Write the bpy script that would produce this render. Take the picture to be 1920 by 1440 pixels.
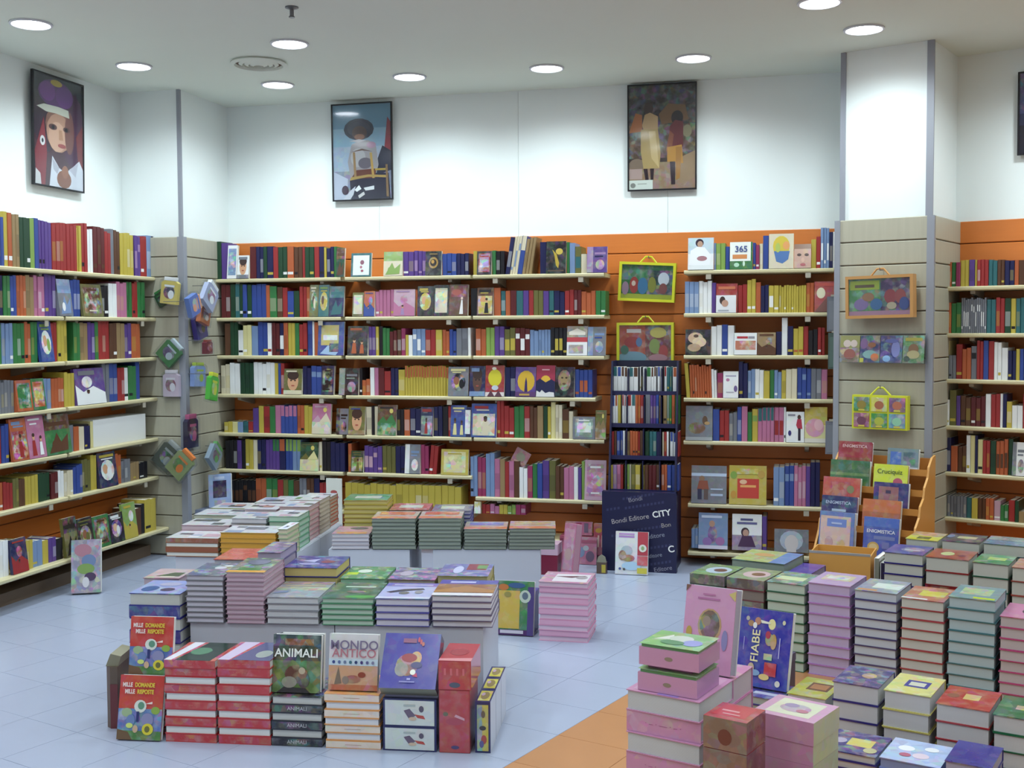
import bpy, math, random
from mathutils import Vector, Matrix
random.seed(7)
SC = bpy.context.scene
COL = SC.collection
for _o in list(bpy.data.objects): bpy.data.objects.remove(_o, do_unlink=True)

# ------------------------------------------------------------------ camera
F_PX, PITCH, ROLL, YAW, CAM_H = 2159.6, 0.0490, -0.0050, 0.2506, 1.6
FW = Vector((-math.sin(YAW)*math.cos(PITCH), math.cos(YAW)*math.cos(PITCH), -math.sin(PITCH)))
_r = Vector((math.cos(YAW), math.sin(YAW), 0)); _u = _r.cross(FW)
RT = math.cos(ROLL)*_r + math.sin(ROLL)*_u
UP = -math.sin(ROLL)*_r + math.cos(ROLL)*_u
CAM = Vector((0, 0, CAM_H))
cd = bpy.data.cameras.new('camera'); cam = bpy.data.objects.new('camera', cd); COL.objects.link(cam)
cd.sensor_width = 36.0; cd.lens = F_PX/1920*36.0; cd.clip_start = 0.05
m = Matrix((RT, UP, -FW)).transposed().to_4x4(); m.translation = CAM; cam.matrix_world = m
SC.camera = cam
# ------------------------------------------------------------------ world, exposure
w = bpy.data.worlds.new('world'); SC.world = w; w.use_nodes = True
w.node_tree.nodes['Background'].inputs[0].default_value = (0.75, 0.85, 1, 1)
w.node_tree.nodes['Background'].inputs[1].default_value = 0.05
SC.view_settings.view_transform = 'Standard'; SC.view_settings.look = 'None'
SC.view_settings.gamma = 1; SC.view_settings.use_curve_mapping = False
SC.view_settings.exposure = 0.0
LAMP_W, LAMP_C = 60.0, (0.84, 0.96, 1.0)

# ------------------------------------------------------------------ measuring helpers
def ray(u, v): return FW + (u-960)/F_PX*RT - (v-720)/F_PX*UP
def hit(u, v, n, d):
    R = ray(u, v); t = (d-n.dot(CAM))/n.dot(R); return CAM+R*t
def on_z(u, v, z=0.0): return hit(u, v, Vector((0, 0, 1)), z)
class Frame:
    """local frame: x along, y into the wall or stack (away from the shop), z up"""
    def __init__(s, P, a): s.P = Vector(P); s.a = a; s.e = Vector((math.cos(a), math.sin(a), 0)); s.n = Vector((-math.sin(a), math.cos(a), 0))
    def w(s, x, y, z): return s.P + s.e*x + s.n*y + Vector((0, 0, z))
    def at(s, u, v, y):
        q = hit(u, v, s.n, s.n.dot(s.P)+y)-s.P; return s.e.dot(q), q.z
    def shift(s, y, x=0, z=0, da=0): return Frame(s.w(x, y, z), s.a+da)
def px_area(w_, h_, P): 
    z = FW.dot(Vector(P)-CAM); return w_*h_*(F_PX/z)**2

# ------------------------------------------------------------------ colours
def lin(h):
    o = []
    for i in (0, 2, 4):
        c = int(h[i:i+2], 16)/255; o.append(c/12.92 if c <= .04045 else ((c+.055)/1.055)**2.4)
    return tuple(o)
PAL = {'r': ('red', 'b8292b'), 'dr': ('maroon', '6e1c24'), 'o': ('orange', 'd4662a'), 'y': ('yellow', 'dcc62e'), 'ly': ('pale-yellow', 'dcd592'),
 'g': ('green', '2f8a45'), 'dg': ('dark-green', '1c5034'), 'lg': ('lime-green', '94bf50'), 'b': ('blue', '3556b4'), 'db': ('navy', '1e2360'),
 'lb': ('light-blue', '86a8dc'), 'v': ('violet', '6a47a6'), 'p': ('pink', 'd87fae'), 'lp': ('pale-pink', 'dfb4cc'), 'w': ('white', 'e8ecee'),
 'c': ('cream', 'd9d0b2'), 'k': ('black', '1c1b26'), 'gy': ('grey', '868b98'), 'br': ('brown', '6b4229'), 't': ('teal', '2f7a82'),
 'tn': ('tan', 'b09260'), 'm': ('magenta', 'b0336e'), 'ol': ('olive', '7c7a38'), 'la': ('lilac', 'b892cc'), 'sg': ('sage-green', '8fa89a'), 'hp': ('rose-pink', 'd48bb4')}
def C(c):
    if isinstance(c, tuple): return c
    if c in PAL:
        q = lin(PAL[c][1]); g = .3*q[0]+.6*q[1]+.1*q[2]; k = .9 if c in ('w', 'c', 'ly') else .66; return tuple(k*(.88*x+.12*g) for x in q)
    return lin(c)
def cn(c): return PAL[c][0]

# ------------------------------------------------------------------ materials
def mat(name, col, rough=.5, noise=0, nscale=8, spec=.5, metal=0, emit=None, bump=0, coat=0):
    m = bpy.data.materials.new(name); m.use_nodes = True; nt = m.node_tree; b = nt.nodes['Principled BSDF']
    b.inputs['Roughness'].default_value = rough; b.inputs['Metallic'].default_value = metal
    b.inputs['Specular IOR Level'].default_value = spec; b.inputs['Coat Weight'].default_value = coat
    c = C(col)
    tc = nt.nodes.new('ShaderNodeTexCoord'); nz = nt.nodes.new('ShaderNodeTexNoise')
    nz.inputs['Scale'].default_value = nscale; nz.inputs['Detail'].default_value = 5
    nt.links.new(tc.outputs['Object'], nz.inputs['Vector'])
    mx = nt.nodes.new('ShaderNodeMix'); mx.data_type = 'RGBA'
    nt.links.new(nz.outputs['Fac'], mx.inputs[0])
    mx.inputs[6].default_value = tuple(x*(1-noise) for x in c)+(1,); mx.inputs[7].default_value = tuple(min(1, x*(1+noise)) for x in c)+(1,)
    nt.links.new(mx.outputs[2], b.inputs['Base Color'])
    if bump:
        bp = nt.nodes.new('ShaderNodeBump'); bp.inputs['Strength'].default_value = bump; bp.inputs['Distance'].default_value = .002
        nt.links.new(nz.outputs['Fac'], bp.inputs['Height']); nt.links.new(bp.outputs[0], b.inputs['Normal'])
    if emit: b.inputs['Emission Color'].default_value = C(emit[0])+(1,); b.inputs['Emission Strength'].default_value = emit[1]
    return m
def wood_mat(name, col, amt=.12, sc=(1, 30, 30), rough=.45):
    m = mat(name, col, rough, amt); nt = m.node_tree
    nz = [n for n in nt.nodes if n.type == 'TEX_NOISE'][0]; tc = [n for n in nt.nodes if n.type == 'TEX_COORD'][0]
    mp = nt.nodes.new('ShaderNodeMapping'); mp.inputs['Scale'].default_value = sc; nz.inputs['Scale'].default_value = 2
    nt.links.new(tc.outputs['Object'], mp.inputs[0]); nt.links.new(mp.outputs[0], nz.inputs['Vector']); return m
def attr_mat(name, rough=.38, coat=0.0, pages=False):
    """colour comes from the mesh attribute Col; its alpha says how busy the print is"""
    m = bpy.data.materials.new(name); m.use_nodes = True; nt = m.node_tree; b = nt.nodes['Principled BSDF']
    b.inputs['Roughness'].default_value = rough; b.inputs['Coat Weight'].default_value = coat; b.inputs['Coat Roughness'].default_value = .12
    at = nt.nodes.new('ShaderNodeAttribute'); at.attribute_name = 'Col'
    tc = nt.nodes.new('ShaderNodeTexCoord')
    if pages:
        wv = nt.nodes.new('ShaderNodeTexWave'); wv.bands_direction = 'Z'; wv.inputs['Scale'].default_value = 160; wv.inputs['Distortion'].default_value = 2
        nt.links.new(tc.outputs['Object'], wv.inputs[0])
        mx = nt.nodes.new('ShaderNodeMix'); mx.data_type = 'RGBA'; mx.blend_type = 'MULTIPLY'; mx.inputs[7].default_value = (.8, .8, .8, 1)
        nt.links.new(wv.outputs['Fac'], mx.inputs[0]); nt.links.new(at.outputs['Color'], mx.inputs[6]); nt.links.new(mx.outputs[2], b.inputs['Base Color'])
        return m
    vo = nt.nodes.new('ShaderNodeTexVoronoi'); vo.inputs['Scale'].default_value = 34
    oi = nt.nodes.new('ShaderNodeObjectInfo'); ad = nt.nodes.new('ShaderNodeVectorMath'); ad.operation = 'ADD'
    mu = nt.nodes.new('ShaderNodeMath'); mu.operation = 'MULTIPLY'; mu.inputs[1].default_value = 40
    nt.links.new(oi.outputs['Random'], mu.inputs[0]); nt.links.new(tc.outputs['Object'], ad.inputs[0]); nt.links.new(mu.outputs[0], ad.inputs[1])
    nz = nt.nodes.new('ShaderNodeTexNoise'); nz.inputs['Scale'].default_value = 20; nz.inputs['Detail'].default_value = 4
    nt.links.new(ad.outputs[0], vo.inputs['Vector']); nt.links.new(ad.outputs[0], nz.inputs['Vector'])
    hs = nt.nodes.new('ShaderNodeMix'); hs.data_type = 'RGBA'; hs.inputs[0].default_value = .35
    nt.links.new(vo.outputs['Color'], hs.inputs[6]); hs.inputs[7].default_value = (.55, .5, .45, 1)
    st = nt.nodes.new('ShaderNodeMapRange'); st.inputs[1].default_value = .38; st.inputs[2].default_value = .62
    nt.links.new(nz.outputs['Fac'], st.inputs[0])
    fa = nt.nodes.new('ShaderNodeMath'); fa.operation = 'MULTIPLY'
    nt.links.new(st.outputs[0], fa.inputs[0]); nt.links.new(at.outputs['Alpha'], fa.inputs[1])
    mx = nt.nodes.new('ShaderNodeMix'); mx.data_type = 'RGBA'
    nt.links.new(fa.outputs[0], mx.inputs[0]); nt.links.new(at.outputs['Color'], mx.inputs[6]); nt.links.new(hs.outputs[2], mx.inputs[7])
    nt.links.new(mx.outputs[2], b.inputs['Base Color']); return m
M = {}
M['wall'] = mat('white_wall_paint', 'e4ecec', .6, .02, 3, spec=.3)
M['ceil'] = mat('ceiling_paint', 'd4dcd4', .8, .02, 2, spec=.2)
M['orange'] = wood_mat('orange_slat_laminate', 'cb7534', .07, (2, 2, 30), .4)
M['groove'] = mat('dark_groove', '6b5a4a', .7)
M['ogroove'] = mat('orange_groove', '8a5836', .6)
M['beige'] = wood_mat('beige_maple_slat', 'aaa796', .1, (22, 22, 1.5), .45)
M['metal'] = mat('grey_aluminium_strip', '8d919b', .45, .04)
M['tile'] = mat('white_floor_tile', 'a0aac1', .25, .03, 5, spec=.5)
M['otile'] = mat('orange_floor_tile', 'b27f55', .3, .08, 6)
M['grout'] = mat('floor_grout', '929cb0', .6)
M['shelf'] = mat('cream_shelf_laminate', 'c6be98', .4, .03)
M['bracket'] = mat('white_bracket_plastic', 'a8a294', .4)
M['cube'] = mat('white_display_block', 'bcc1cd', .45, .015)
M['frame'] = mat('black_picture_frame', '15151c', .3)
M['print'] = attr_mat('printed_cover', .38)
M['gloss'] = attr_mat('glossy_printed_cover', .25, .5)
M['pages'] = attr_mat('paper_page_edges', .8, pages=True)
M['lens'] = mat('downlight_lens', 'ffffff', .4, emit=('f4faff', 14))
M['trim'] = mat('downlight_trim', 'c9ccd6', .35)
M['chrome'] = mat('dull_chrome', '7d7f84', .35, metal=.8)
M['plastic'] = mat('printed_text', 'ffffff', .5)
def text_mat(c):
    k = 'ink_'+str(c)
    if k not in M: M[k] = mat(k.replace('ink_', 'printing_ink_'), c, .5)
    return M[k]
def clear():
    m = bpy.data.materials.new('clear_plastic_film'); m.use_nodes = True; nt = m.node_tree; o = nt.nodes['Material Output']
    t = nt.nodes.new('ShaderNodeBsdfTransparent'); g = nt.nodes.new('ShaderNodeBsdfGlossy'); g.inputs['Roughness'].default_value = .08
    t.inputs[0].default_value = (.93, .95, .97, 1)
    x = nt.nodes.new('ShaderNodeMixShader'); fr = nt.nodes.new('ShaderNodeLayerWeight'); fr.inputs[0].default_value = .5
    pw = nt.nodes.new('ShaderNodeMath'); pw.operation = 'POWER'; pw.inputs[1].default_value = 4.0; nt.links.new(fr.outputs['Facing'], pw.inputs[0])
    ml = nt.nodes.new('ShaderNodeMath'); ml.operation = 'MULTIPLY_ADD'; ml.inputs[1].default_value = .7; ml.inputs[2].default_value = .04; nt.links.new(pw.outputs[0], ml.inputs[0])
    nt.links.new(ml.outputs[0], x.inputs[0]); nt.links.new(t.outputs[0], x.inputs[1]); nt.links.new(g.outputs[0], x.inputs[2]); nt.links.new(x.outputs[0], o.inputs[0]); return m
M['clear'] = clear()

# ------------------------------------------------------------------ mesh building
class MB:
    def __init__(s): s.v = []; s.f = []; s.c = []
    def poly(s, pts, col, busy=0.0):
        i = len(s.v); s.v += [tuple(p) for p in pts]; s.f.append(tuple(range(i, i+len(pts)))); s.c.append(C(col)+(busy,))
    def box(s, x0, y0, z0, x1, y1, z1, col='w', busy=0.0, **fc):
        """fc: f(ront) k(back) l r t b override the colour of a face"""
        A = [(x0, y0, z0), (x1, y0, z0), (x1, y1, z0), (x0, y1, z0), (x0, y0, z1), (x1, y0, z1), (x1, y1, z1), (x0, y1, z1)]
        for k, q in (('b', (3, 2, 1, 0)), ('t', (4, 5, 6, 7)), ('f', (0, 1, 5, 4)), ('r', (1, 2, 6, 5)), ('k', (2, 3, 7, 6)), ('l', (3, 0, 4, 7))):
            s.poly([A[i] for i in q], fc.get(k, col), busy)
    def prism(s, pts, d0, d1, axis, col):
        """outline extruded along an axis; pts 2d ccw seen from -axis side"""
        def mk(p, d): return (d, p[0], p[1]) if axis == 'x' else (p[0], d, p[1]) if axis == 'y' else (p[0], p[1], d)
        a = [mk(p, d0) for p in pts]; b = [mk(p, d1) for p in pts]
        s.poly(a, col); s.poly(b[::-1], col)
        for i in range(len(pts)):
            j = (i+1) % len(pts); s.poly([a[j], a[i], b[i], b[j]], col)
    def lathe(s, prof, n, col, c=(0, 0, 0)):
        for i in range(n):
            a0, a1 = 2*math.pi*i/n, 2*math.pi*(i+1)/n
            for (r0, z0), (r1, z1) in zip(prof, prof[1:]):
                q = [(c[0]+r*math.cos(a), c[1]+r*math.sin(a), c[2]+z) for r, a, z in ((r0, a0, z0), (r0, a1, z0), (r1, a1, z1), (r1, a0, z1))]
                if r0 < 1e-6: q = q[1:]
                elif r1 < 1e-6: q = q[:3]
                s.poly(q, col)
    def tube(s, A, B, r, col, n=6):
        A = Vector(A); B = Vector(B); d = (B-A).normalized(); p = d.orthogonal().normalized(); q = d.cross(p)
        ra = [A+p*r*math.cos(2*math.pi*i/n)+q*r*math.sin(2*math.pi*i/n) for i in range(n)]; rb = [x+(B-A) for x in ra]
        s.poly(ra[::-1], col); s.poly(rb, col)
        for i in range(n):
            j = (i+1) % n; s.poly([ra[i], ra[j], rb[j], rb[i]], col)
    def art(s, shapes, fn):
        """flat print: shapes in the unit square, fn(a, b, layer) gives the point"""
        for k, sh in enumerate(shapes):
            t = sh[0]; L = k+1
            if t == 'r': _, x0, y0, x1, y1, c = sh[:6]; P = [(x0, y0), (x1, y0), (x1, y1), (x0, y1)]
            elif t == 'e':
                _, cx, cy, rx, ry, c = sh[:6]; P = [(cx+rx*math.cos(2*math.pi*i/14), cy+ry*math.sin(2*math.pi*i/14)) for i in range(14)]
            else: P, c = sh[1], sh[2]
            P = [(min(1, max(0, a)), min(1, max(0, b))) for a, b in P]
            bz = sh[-1] if isinstance(sh[-1], float) and t != 'p' and len(sh) > 6 else 0.0
            s.poly([fn(a, b, L) for a, b in P], c, bz)
    def mesh(s, name, mt):
        me = bpy.data.meshes.new(name); me.from_pydata(s.v, [], s.f)
        ca = me.color_attributes.new('Col', 'FLOAT_COLOR', 'CORNER'); buf = []
        for f, c in zip(s.f, s.c): buf += list(c)*len(f)
        ca.data.foreach_set('color', buf); me.materials.append(mt); me.update(); return me
    def obj(s, name, mt, parent=None, loc=(0, 0, 0), rot=(0, 0, 0)): return link(name, s.mesh(name, mt), parent, loc, rot)
def link(name, data, parent=None, loc=(0, 0, 0), rot=(0, 0, 0)):
    o = bpy.data.objects.new(name, data); COL.objects.link(o); o.parent = parent; o.location = loc; o.rotation_euler = rot; return o
def tag(o, label, cat, group=None):
    if not 4 <= len(label.split()) <= 16: print('LABEL', len(label.split()), label)
    o['label'] = label; o['category'] = cat
    if group: o['group'] = group
    return o
def struct(o): o['kind'] = 'structure'; return o
def thing(name, label, cat, loc, rotz=0, group=None): return tag(link(name, None, None, loc, (0, 0, rotz)), label, cat, group)
def lettering(txt, parent, loc, rot, size, col, name='lettering', bold=0.0, sx=1.0, align='CENTER'):
    cu = bpy.data.curves.new(name, 'FONT'); cu.body = txt; cu.size = size; cu.align_x = align; cu.align_y = 'CENTER'; cu.offset = bold; cu.extrude = .0001
    cu.materials.append(text_mat(col)); o = link(name, cu, parent, loc, rot); o.scale = (sx, 1, 1); TEXTS.append(o); return o
TEXTS = []
def up_fn(w, h, y=-.0005): return lambda a, b, L: (a*w, y-L*.0004, b*h)
def top_fn(w, d, h): return lambda a, b, L: (a*w, b*d, h+L*.0003)
def rnd_art(rng, cs, n=None):
    """cover layout made of a few flat shapes: title lines, figures, landscapes, panels"""
    cs = list(cs) or ['w']; st = rng.randrange(9); c = lambda: rng.choice(cs); f = rng.choice(['c89a78', '8a5a44', 'd8b090', '5a4038'])
    j = lambda v, d=.05: v+rng.uniform(-d, d)
    tl = [('r', .12, j(.86), rng.uniform(.6, .9), .93, c()), ('r', .2, .79, rng.uniform(.5, .85), .825, c())]
    def fig(x, z, h, col): return [('p', [(x-h*.22, z), (x+h*.22, z), (x+h*.13, z+h*.62), (x-h*.13, z+h*.62)], col), ('e', x, z+h*.76, h*.12, h*.13, f), ('e', x, z+h*.84, h*.13, h*.08, '3a2a24')]
    if st == 0: return tl+[('r', .06, .05, .94, .7, c(), .75)]+fig(j(.5, .1), .08, .6, c())
    if st == 1: return [('r', 0, 0, 1, .4, c(), .6), ('p', [(0, .4), (.3, .62), (.55, .4)], c()), ('p', [(.4, .4), (.75, .7), (1, .4)], c()), ('e', j(.7), .8, .1, .08, 'd8cc70')]+tl[:1]
    if st == 2: return tl+fig(j(.33), .06, .58, c())+fig(j(.68), .06, .5, c())
    if st == 3: return [('r', .1, .1, .9, .9, c(), .5), ('r', .18, .3, .82, .74, c(), .8), ('r', .25, .8, .75, .85, c()), ('r', .3, .16, .7, .2, c())]
    if st == 4: return [('e', .5, .48, .36, .3, c(), .7), ('e', j(.42), .52, .14, .14, f), ('e', j(.62), .42, .12, .16, c())]+tl
    if st == 5: return [('r', 0, .62, 1, 1, c(), .2), ('r', .1, .72, .9, .82, c()), ('p', [(.1, .05), (.45, .55), (.6, .3), (.9, .5), (.85, .08)], c(), ), ('e', .35, .25, .12, .12, c())]
    if st == 6: return [('r', 0, 0, .3, 1, c(), .3), ('r', .38, .7, .92, .78, c()), ('r', .38, .6, .8, .65, c()), ('e', .65, .3, .22, .2, c(), .6)]
    if st == 7: return [('p', [(0, 0), (1, 0), (1, .3), (.6, .5), (.25, .35), (0, .55)], c()), ('e', j(.5, .15), .62, .18, .16, c(), .5)]+fig(j(.55, .15), .04, .4, c())+tl[:1]
    return [('e', .5, .5, .3, .36, f), ('e', .5, .74, .32, .18, '3a2a28'), ('e', .4, .54, .05, .025, '2a2024'), ('e', .62, .54, .05, .025, '2a2024'), ('e', .51, .34, .1, .025, 'a05048'), ('r', 0, 0, 1, .16, c(), .3)]+tl[:1]
ART = {
 ('pillar', 0, 0): ([('r', 0, .5, 1, 1, 'b8ccd8', .2), ('e', .45, .84, .16, .13, '342835'), ('e', .47, .8, .11, .1, 'b0907c'), ('p', [(.05, .15), (.1, .6), (.35, .72), (.65, .7), (.9, .45), (.85, .1)], 'e2e6ea'), ('e', .55, .35, .2, .08, 'a0747c'), ('r', 0, 0, 1, .14, 'd8dee0')], []),
 ('pillar', 0, 1): ([('r', 0, .3, .92, 1, 'e0e6e2'), ('r', .12, .38, .76, .54, 'c88654'), ('e', .3, .16, .12, .08, 'a8d0b8'), ('e', .62, .2, .05, .1, 'c4e0cc')], [('365', .5, .73, .38, '3a4a86')]),
 ('pillar', 0, 2): ([('e', .5, .64, .34, .3, 'c8b440'), ('p', [(.2, .5), (.84, .5), (.78, .26), (.55, .14), (.3, .2)], '4a70a8'), ('e', .7, .66, .14, .12, 'd89a5c'), ('e', .36, .6, .1, .14, 'a8b85c')], []),
 ('pillar', 0, 3): ([('r', 0, 0, 1, 1, 'c09c8c', .15), ('r', 0, .8, 1, 1, '8a6a58'), ('e', .3, .55, .13, .06, '4a3430'), ('e', .74, .55, .13, .06, '4a3430'), ('e', .52, .34, .1, .1, 'd0aa98'), ('e', .52, .14, .16, .06, 'a85a60')], []),
 ('pillar', 1, 0): ([('r', 0, 0, .94, .6, 'd4d6da'), ('e', .3, .42, .14, .14, '3a2a28'), ('e', .42, .32, .16, .12, 'b08a78'), ('r', .1, .05, .6, .1, '9aa0a8'), ('r', .1, .8, .9, .9, 'b86a4c')], []),
 ('pillar', 1, 1): ([('e', .3, .62, .2, .18, 'c8c4a8'), ('p', [(0, 0), (.6, .5), (1, .2), (1, 0)], '6a3a34'), ('r', .05, .85, .95, .95, 'a83c34')], []),
 ('pillar', 2, 0): ([('e', .4, .66, .3, .22, 'b89a7e', .2), ('e', .55, .5, .28, .2, 'c8ae92', .2), ('e', .35, .28, .26, .16, 'a08468', .2), ('e', .42, .74, .1, .06, '4a342c')], []),
 ('pillar', 2, 1): ([('r', .05, .22, .95, .64, 'b0705c', .6), ('r', .12, .74, .6, .84, 'a8303c'), ('r', .62, .74, .9, .84, '8a8a94')], []),
 ('pillar', 3, 0): ([('r', .15, .8, .85, .85, '9a98b0'), ('e', .3, .68, .12, .06, 'b07a9a'), ('e', .82, .35, .12, .12, '6a5a8a'), ('r', .2, .2, .7, .24, 'b0b0bc')], []),
 ('pillar', 4, 0): ([('e', .42, .36, .32, .17, '6f5340', .3), ('e', .72, .58, .1, .13, '5c4636'), ('e', .8, .5, .1, .05, 'a88a60'), ('r', 0, 0, 1, .1, '9aa0a4')], []),
 ('pillar', 4, 1): ([('e', .72, .82, .1, .08, '4a302a'), ('p', [(.55, .56), (.62, .76), (.84, .76), (.9, .44), (.64, .44)], 'a62f48'), ('r', .66, .06, .8, .46, '262034'), ('e', .2, .3, .09, .09, '34306e'), ('r', .1, .86, .5, .92, '8a8a98')], []),
 ('pillar', 4, 2): ([('r', 0, .5, 1, 1, 'c0aa48', .2), ('e', .45, .42, .42, .26, 'c890a0', .25), ('e', .62, .5, .2, .16, 'd8acb4'), ('r', 0, 0, 1, .12, 'd0ccc0')], []),
 ('pillar', 5, 0): ([('r', 0, .72, 1, .8, 'b4c4dc'), ('e', .3, .66, .08, .07, '8a6a54'), ('p', [(.16, .36), (.22, .6), (.46, .6), (.5, .36)], '8a4a38'), ('r', .18, .1, .3, .38, '2a2a4a'), ('r', .36, .1, .48, .38, '5a4a48'), ('r', .55, .2, .9, .26, 'a8b8d0'), ('r', .55, .36, .9, .4, 'a8b8d0')], []),
 ('pillar', 5, 1): ([('r', .22, .16, .8, .66, 'b83c34'), ('r', .3, .44, .72, .5, 'd8a060'), ('e', .38, .58, .1, .06, 'd8b090'), ('e', .12, .75, .09, .1, '7a9a48'), ('e', .86, .78, .1, .1, 'b09048'), ('e', .12, .25, .08, .1, 'b88a3c'), ('r', .2, .78, .78, .92, 'b8a838', .5)], []),
 ('pillar', 6, 0): ([('e', .48, .4, .16, .26, '6a4a86', .4), ('e', .46, .7, .1, .09, 'b08a78'), ('e', .3, .2, .16, .12, '8a6aa8'), ('e', .74, .22, .16, .12, '9a6aa0'), ('r', .1, .86, .8, .93, 'c4d0e8'), ('r', 0, 0, 1, .1, 'd0cce0')], []),
 ('pillar', 6, 1): ([('r', 0, 0, 1, .42, '8a7a98', .3), ('e', .44, .5, .14, .13, '3a2a38'), ('e', .46, .48, .1, .1, 'b08c7c'), ('p', [(.2, .1), (.34, .4), (.66, .4), (.8, .1)], '4a3050'), ('r', .28, .82, .7, .88, '4a4a78'), ('r', .16, .72, .84, .78, '5a5a88')], []),
 ('pillar', 6, 2): ([('e', .5, .5, .34, .44, 'a4aec0', .2), ('e', .5, .4, .2, .36, 'c4bfc0'), ('r', .36, 0, .64, .4, 'c4bfc0')], []),
 ('cases', 0, 1): ([('p', [(.3, .75), (.42, .55), (.5, .25), (.62, .15), (.66, .32), (.52, .6)], 'b09a3c'), ('e', .66, .68, .18, .1, 'c0aa50'), ('r', .1, .06, .9, .1, '5a4a3c')], []),
 ('cases', 2, 0): ([('r', 0, .46, 1, .62, 'b03a44'), ('r', 0, .62, 1, 1, '8a8478', .4), ('p', [(.1, .8), (.5, .92), (.9, .8), (.9, .7), (.1, .7)], 'd8d4c8'), ('r', .1, .08, .8, .36, '8a8a88', .6)], []),
 ('cases', 3, 1): ([('e', .5, .6, .36, .28, 'c8c034'), ('r', 0, 0, 1, .14, 'd4cccc'), ('p', [(.1, 0), (.3, .2), (.5, 0), (.7, .2), (.9, 0)], '5a3a48'), ('e', .46, .9, .12, .05, 'd8d0c0'), ('e', .52, .28, .18, .08, 'b8c4d0')], []),
 ('cases', 3, 2): ([('e', .52, .52, .42, .36, 'c8a436'), ('p', [(.44, .14), (.6, .14), (.57, .5), (.52, .66), (.47, .5)], '34285a'), ('r', 0, 0, 1, .16, '5a3a6a'), ('r', .2, .04, .7, .1, 'b89a50')], []),
 ('cases', 3, 3): ([('r', 0, .5, 1, 1, '98324a'), ('e', .5, .52, .26, .16, 'd0a83c'), ('p', [(0, .5), (.2, .58), (.5, .46), (.8, .56), (1, .48), (1, 0), (0, 0)], '1e2048'), ('p', [(0, 0), (.02, .2), (.2, .14), (.3, .22), (.5, .12), (.7, .16), (.95, .14), (.98, 0)], 'd4d4d4'), ('r', .3, .84, .7, .88, 'd0a0a8')], []),
 ('cases', 3, 4): ([('e', .48, .55, .34, .36, '7a6448', .4), ('e', .44, .6, .2, .22, '94805c'), ('e', .36, .64, .06, .03, '3a2c24'), ('e', .58, .64, .06, .03, '3a2c24'), ('e', .46, .44, .09, .03, '5a4434')], []),
 ('middle', 0, 0): ([('r', .1, .06, .9, .9, 'dce4e0'), ('e', .55, .6, .1, .1, '8a5a6a'), ('e', .5, .4, .06, .06, 'a86a7a'), ('e', .56, .24, .07, .05, '9a4a60')], []),
 ('middle', 0, 2): ([('e', .5, .52, .3, .24, '9a7a3c', .2), ('e', .5, .52, .2, .15, '2a2220'), ('e', .46, .56, .1, .08, 'b08a48'), ('r', .25, .86, .75, .9, '8a7448')], []),
 ('middle', 1, 5): ([('p', [(.55, .05), (.65, .5), (.72, .5), (.76, .05)], 'd8d8d8'), ('e', .68, .56, .06, .05, 'd0b8a8'), ('r', .1, .6, .9, .95, '7a3038', .3), ('e', .4, .75, .25, .1, '9a5048')], []),
 ('corner', 2, 0): ([('r', .12, .3, .8, .9, 'b8aa64', .3), ('r', .2, .45, .75, .6, 'd8dcdc', .4), ('p', [(.1, .05), (.4, .3), (.8, .1), (.7, .0)], '9ab8d8'), ('r', .45, .1, .8, .35, '34305a', .3)], []),
}
# ------------------------------------------------------------------ shell
D, ZC, ZO, DS, LX, TH = 7.955, 3.263, 2.243, 0.27, -4.70, 0.373
BACK = Frame((0, D, 0), 0.0)
LEFT = Frame((LX, 0, 0), math.pi/2)
NR = Vector((math.sin(TH), math.cos(TH), 0))
PIL = Frame((0.195, 7.405, 0), -TH)             # broad pillar, front left corner
PW, PD = 0.545, 0.533
RIGHT = Frame(PIL.w(PW, 7.5-NR.dot(PIL.P), 0), -TH)
def slab(name, pts, z0, z1, mt, parent=None):
    b = MB(); b.prism([tuple(p) for p in pts], z0, z1, 'z', 'w'); return b.obj(name, mt, parent)
RX = 4.6; FY = -3.2
rw_e = RIGHT.w(4.2, 0, 0)
fl = struct(slab('floor', [(LX-.3, FY-.3), (RX+.3, FY-.3), (RX+.3, D+.3), (LX-.3, D+.3)], -.12, -.008, M['grout']))
struct(slab('ceiling', [(LX-.3, FY-.3), (RX+.3, FY-.3), (RX+.3, D+.3), (LX-.3, D+.3)], ZC, ZC+.12, M['ceil']))
# floor tiles, 33 cm, turned with the far wall; the orange field begins at a diagonal edge
TA = math.radians(-18.3); TF = Frame((-0.758, 4.892, 0), TA); TS = .328
tm = {}
for k, mt in (('w', M['tile']), ('o', M['otile'])):
    b = MB(); e = .0005; h = .008; c = .0008
    b.box(e, e, -h, TS-e, TS-e, -c, 'w'); b.prism([(e+c, e+c), (TS-e-c, e+c), (TS-e-c, TS-e-c), (e+c, TS-e-c)], -c, 0, 'z', 'w'); tm[k] = b.mesh('tile', mt)
ntile = 0
rest = {'w': MB(), 'o': MB()}
for i in range(-16, 20):
    for j in range(-32, 18):
        P = TF.w(i*TS, (j+.28)*TS, 0); Cn = TF.w((i+.5)*TS, (j+.78)*TS, 0)
        if not (LX-.2 < Cn.x < RX+.2 and FY-.2 < Cn.y < D+.2): continue
        d = Cn-CAM; z = d.dot(FW); k = 'o' if i >= 0 else 'w'
        u = 960+F_PX*d.dot(RT)/z if z > .1 else -1; v = 720-F_PX*d.dot(UP)/z if z > .1 else -1
        if z > .1 and -60 < u < 1340 and 930 < v < 1540 and Cn.y < 7.5 and (k == 'w' or u < 1400):
            link('tile', tm[k], fl, P, (0, 0, TA)); ntile += 1
        else:
            q = [TF.w(i*TS+a, (j+.28)*TS+b_, 0) for a, b_ in ((0, 0), (TS, 0), (TS, TS), (0, TS))]; rest[k].poly(q, 'w')
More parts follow.
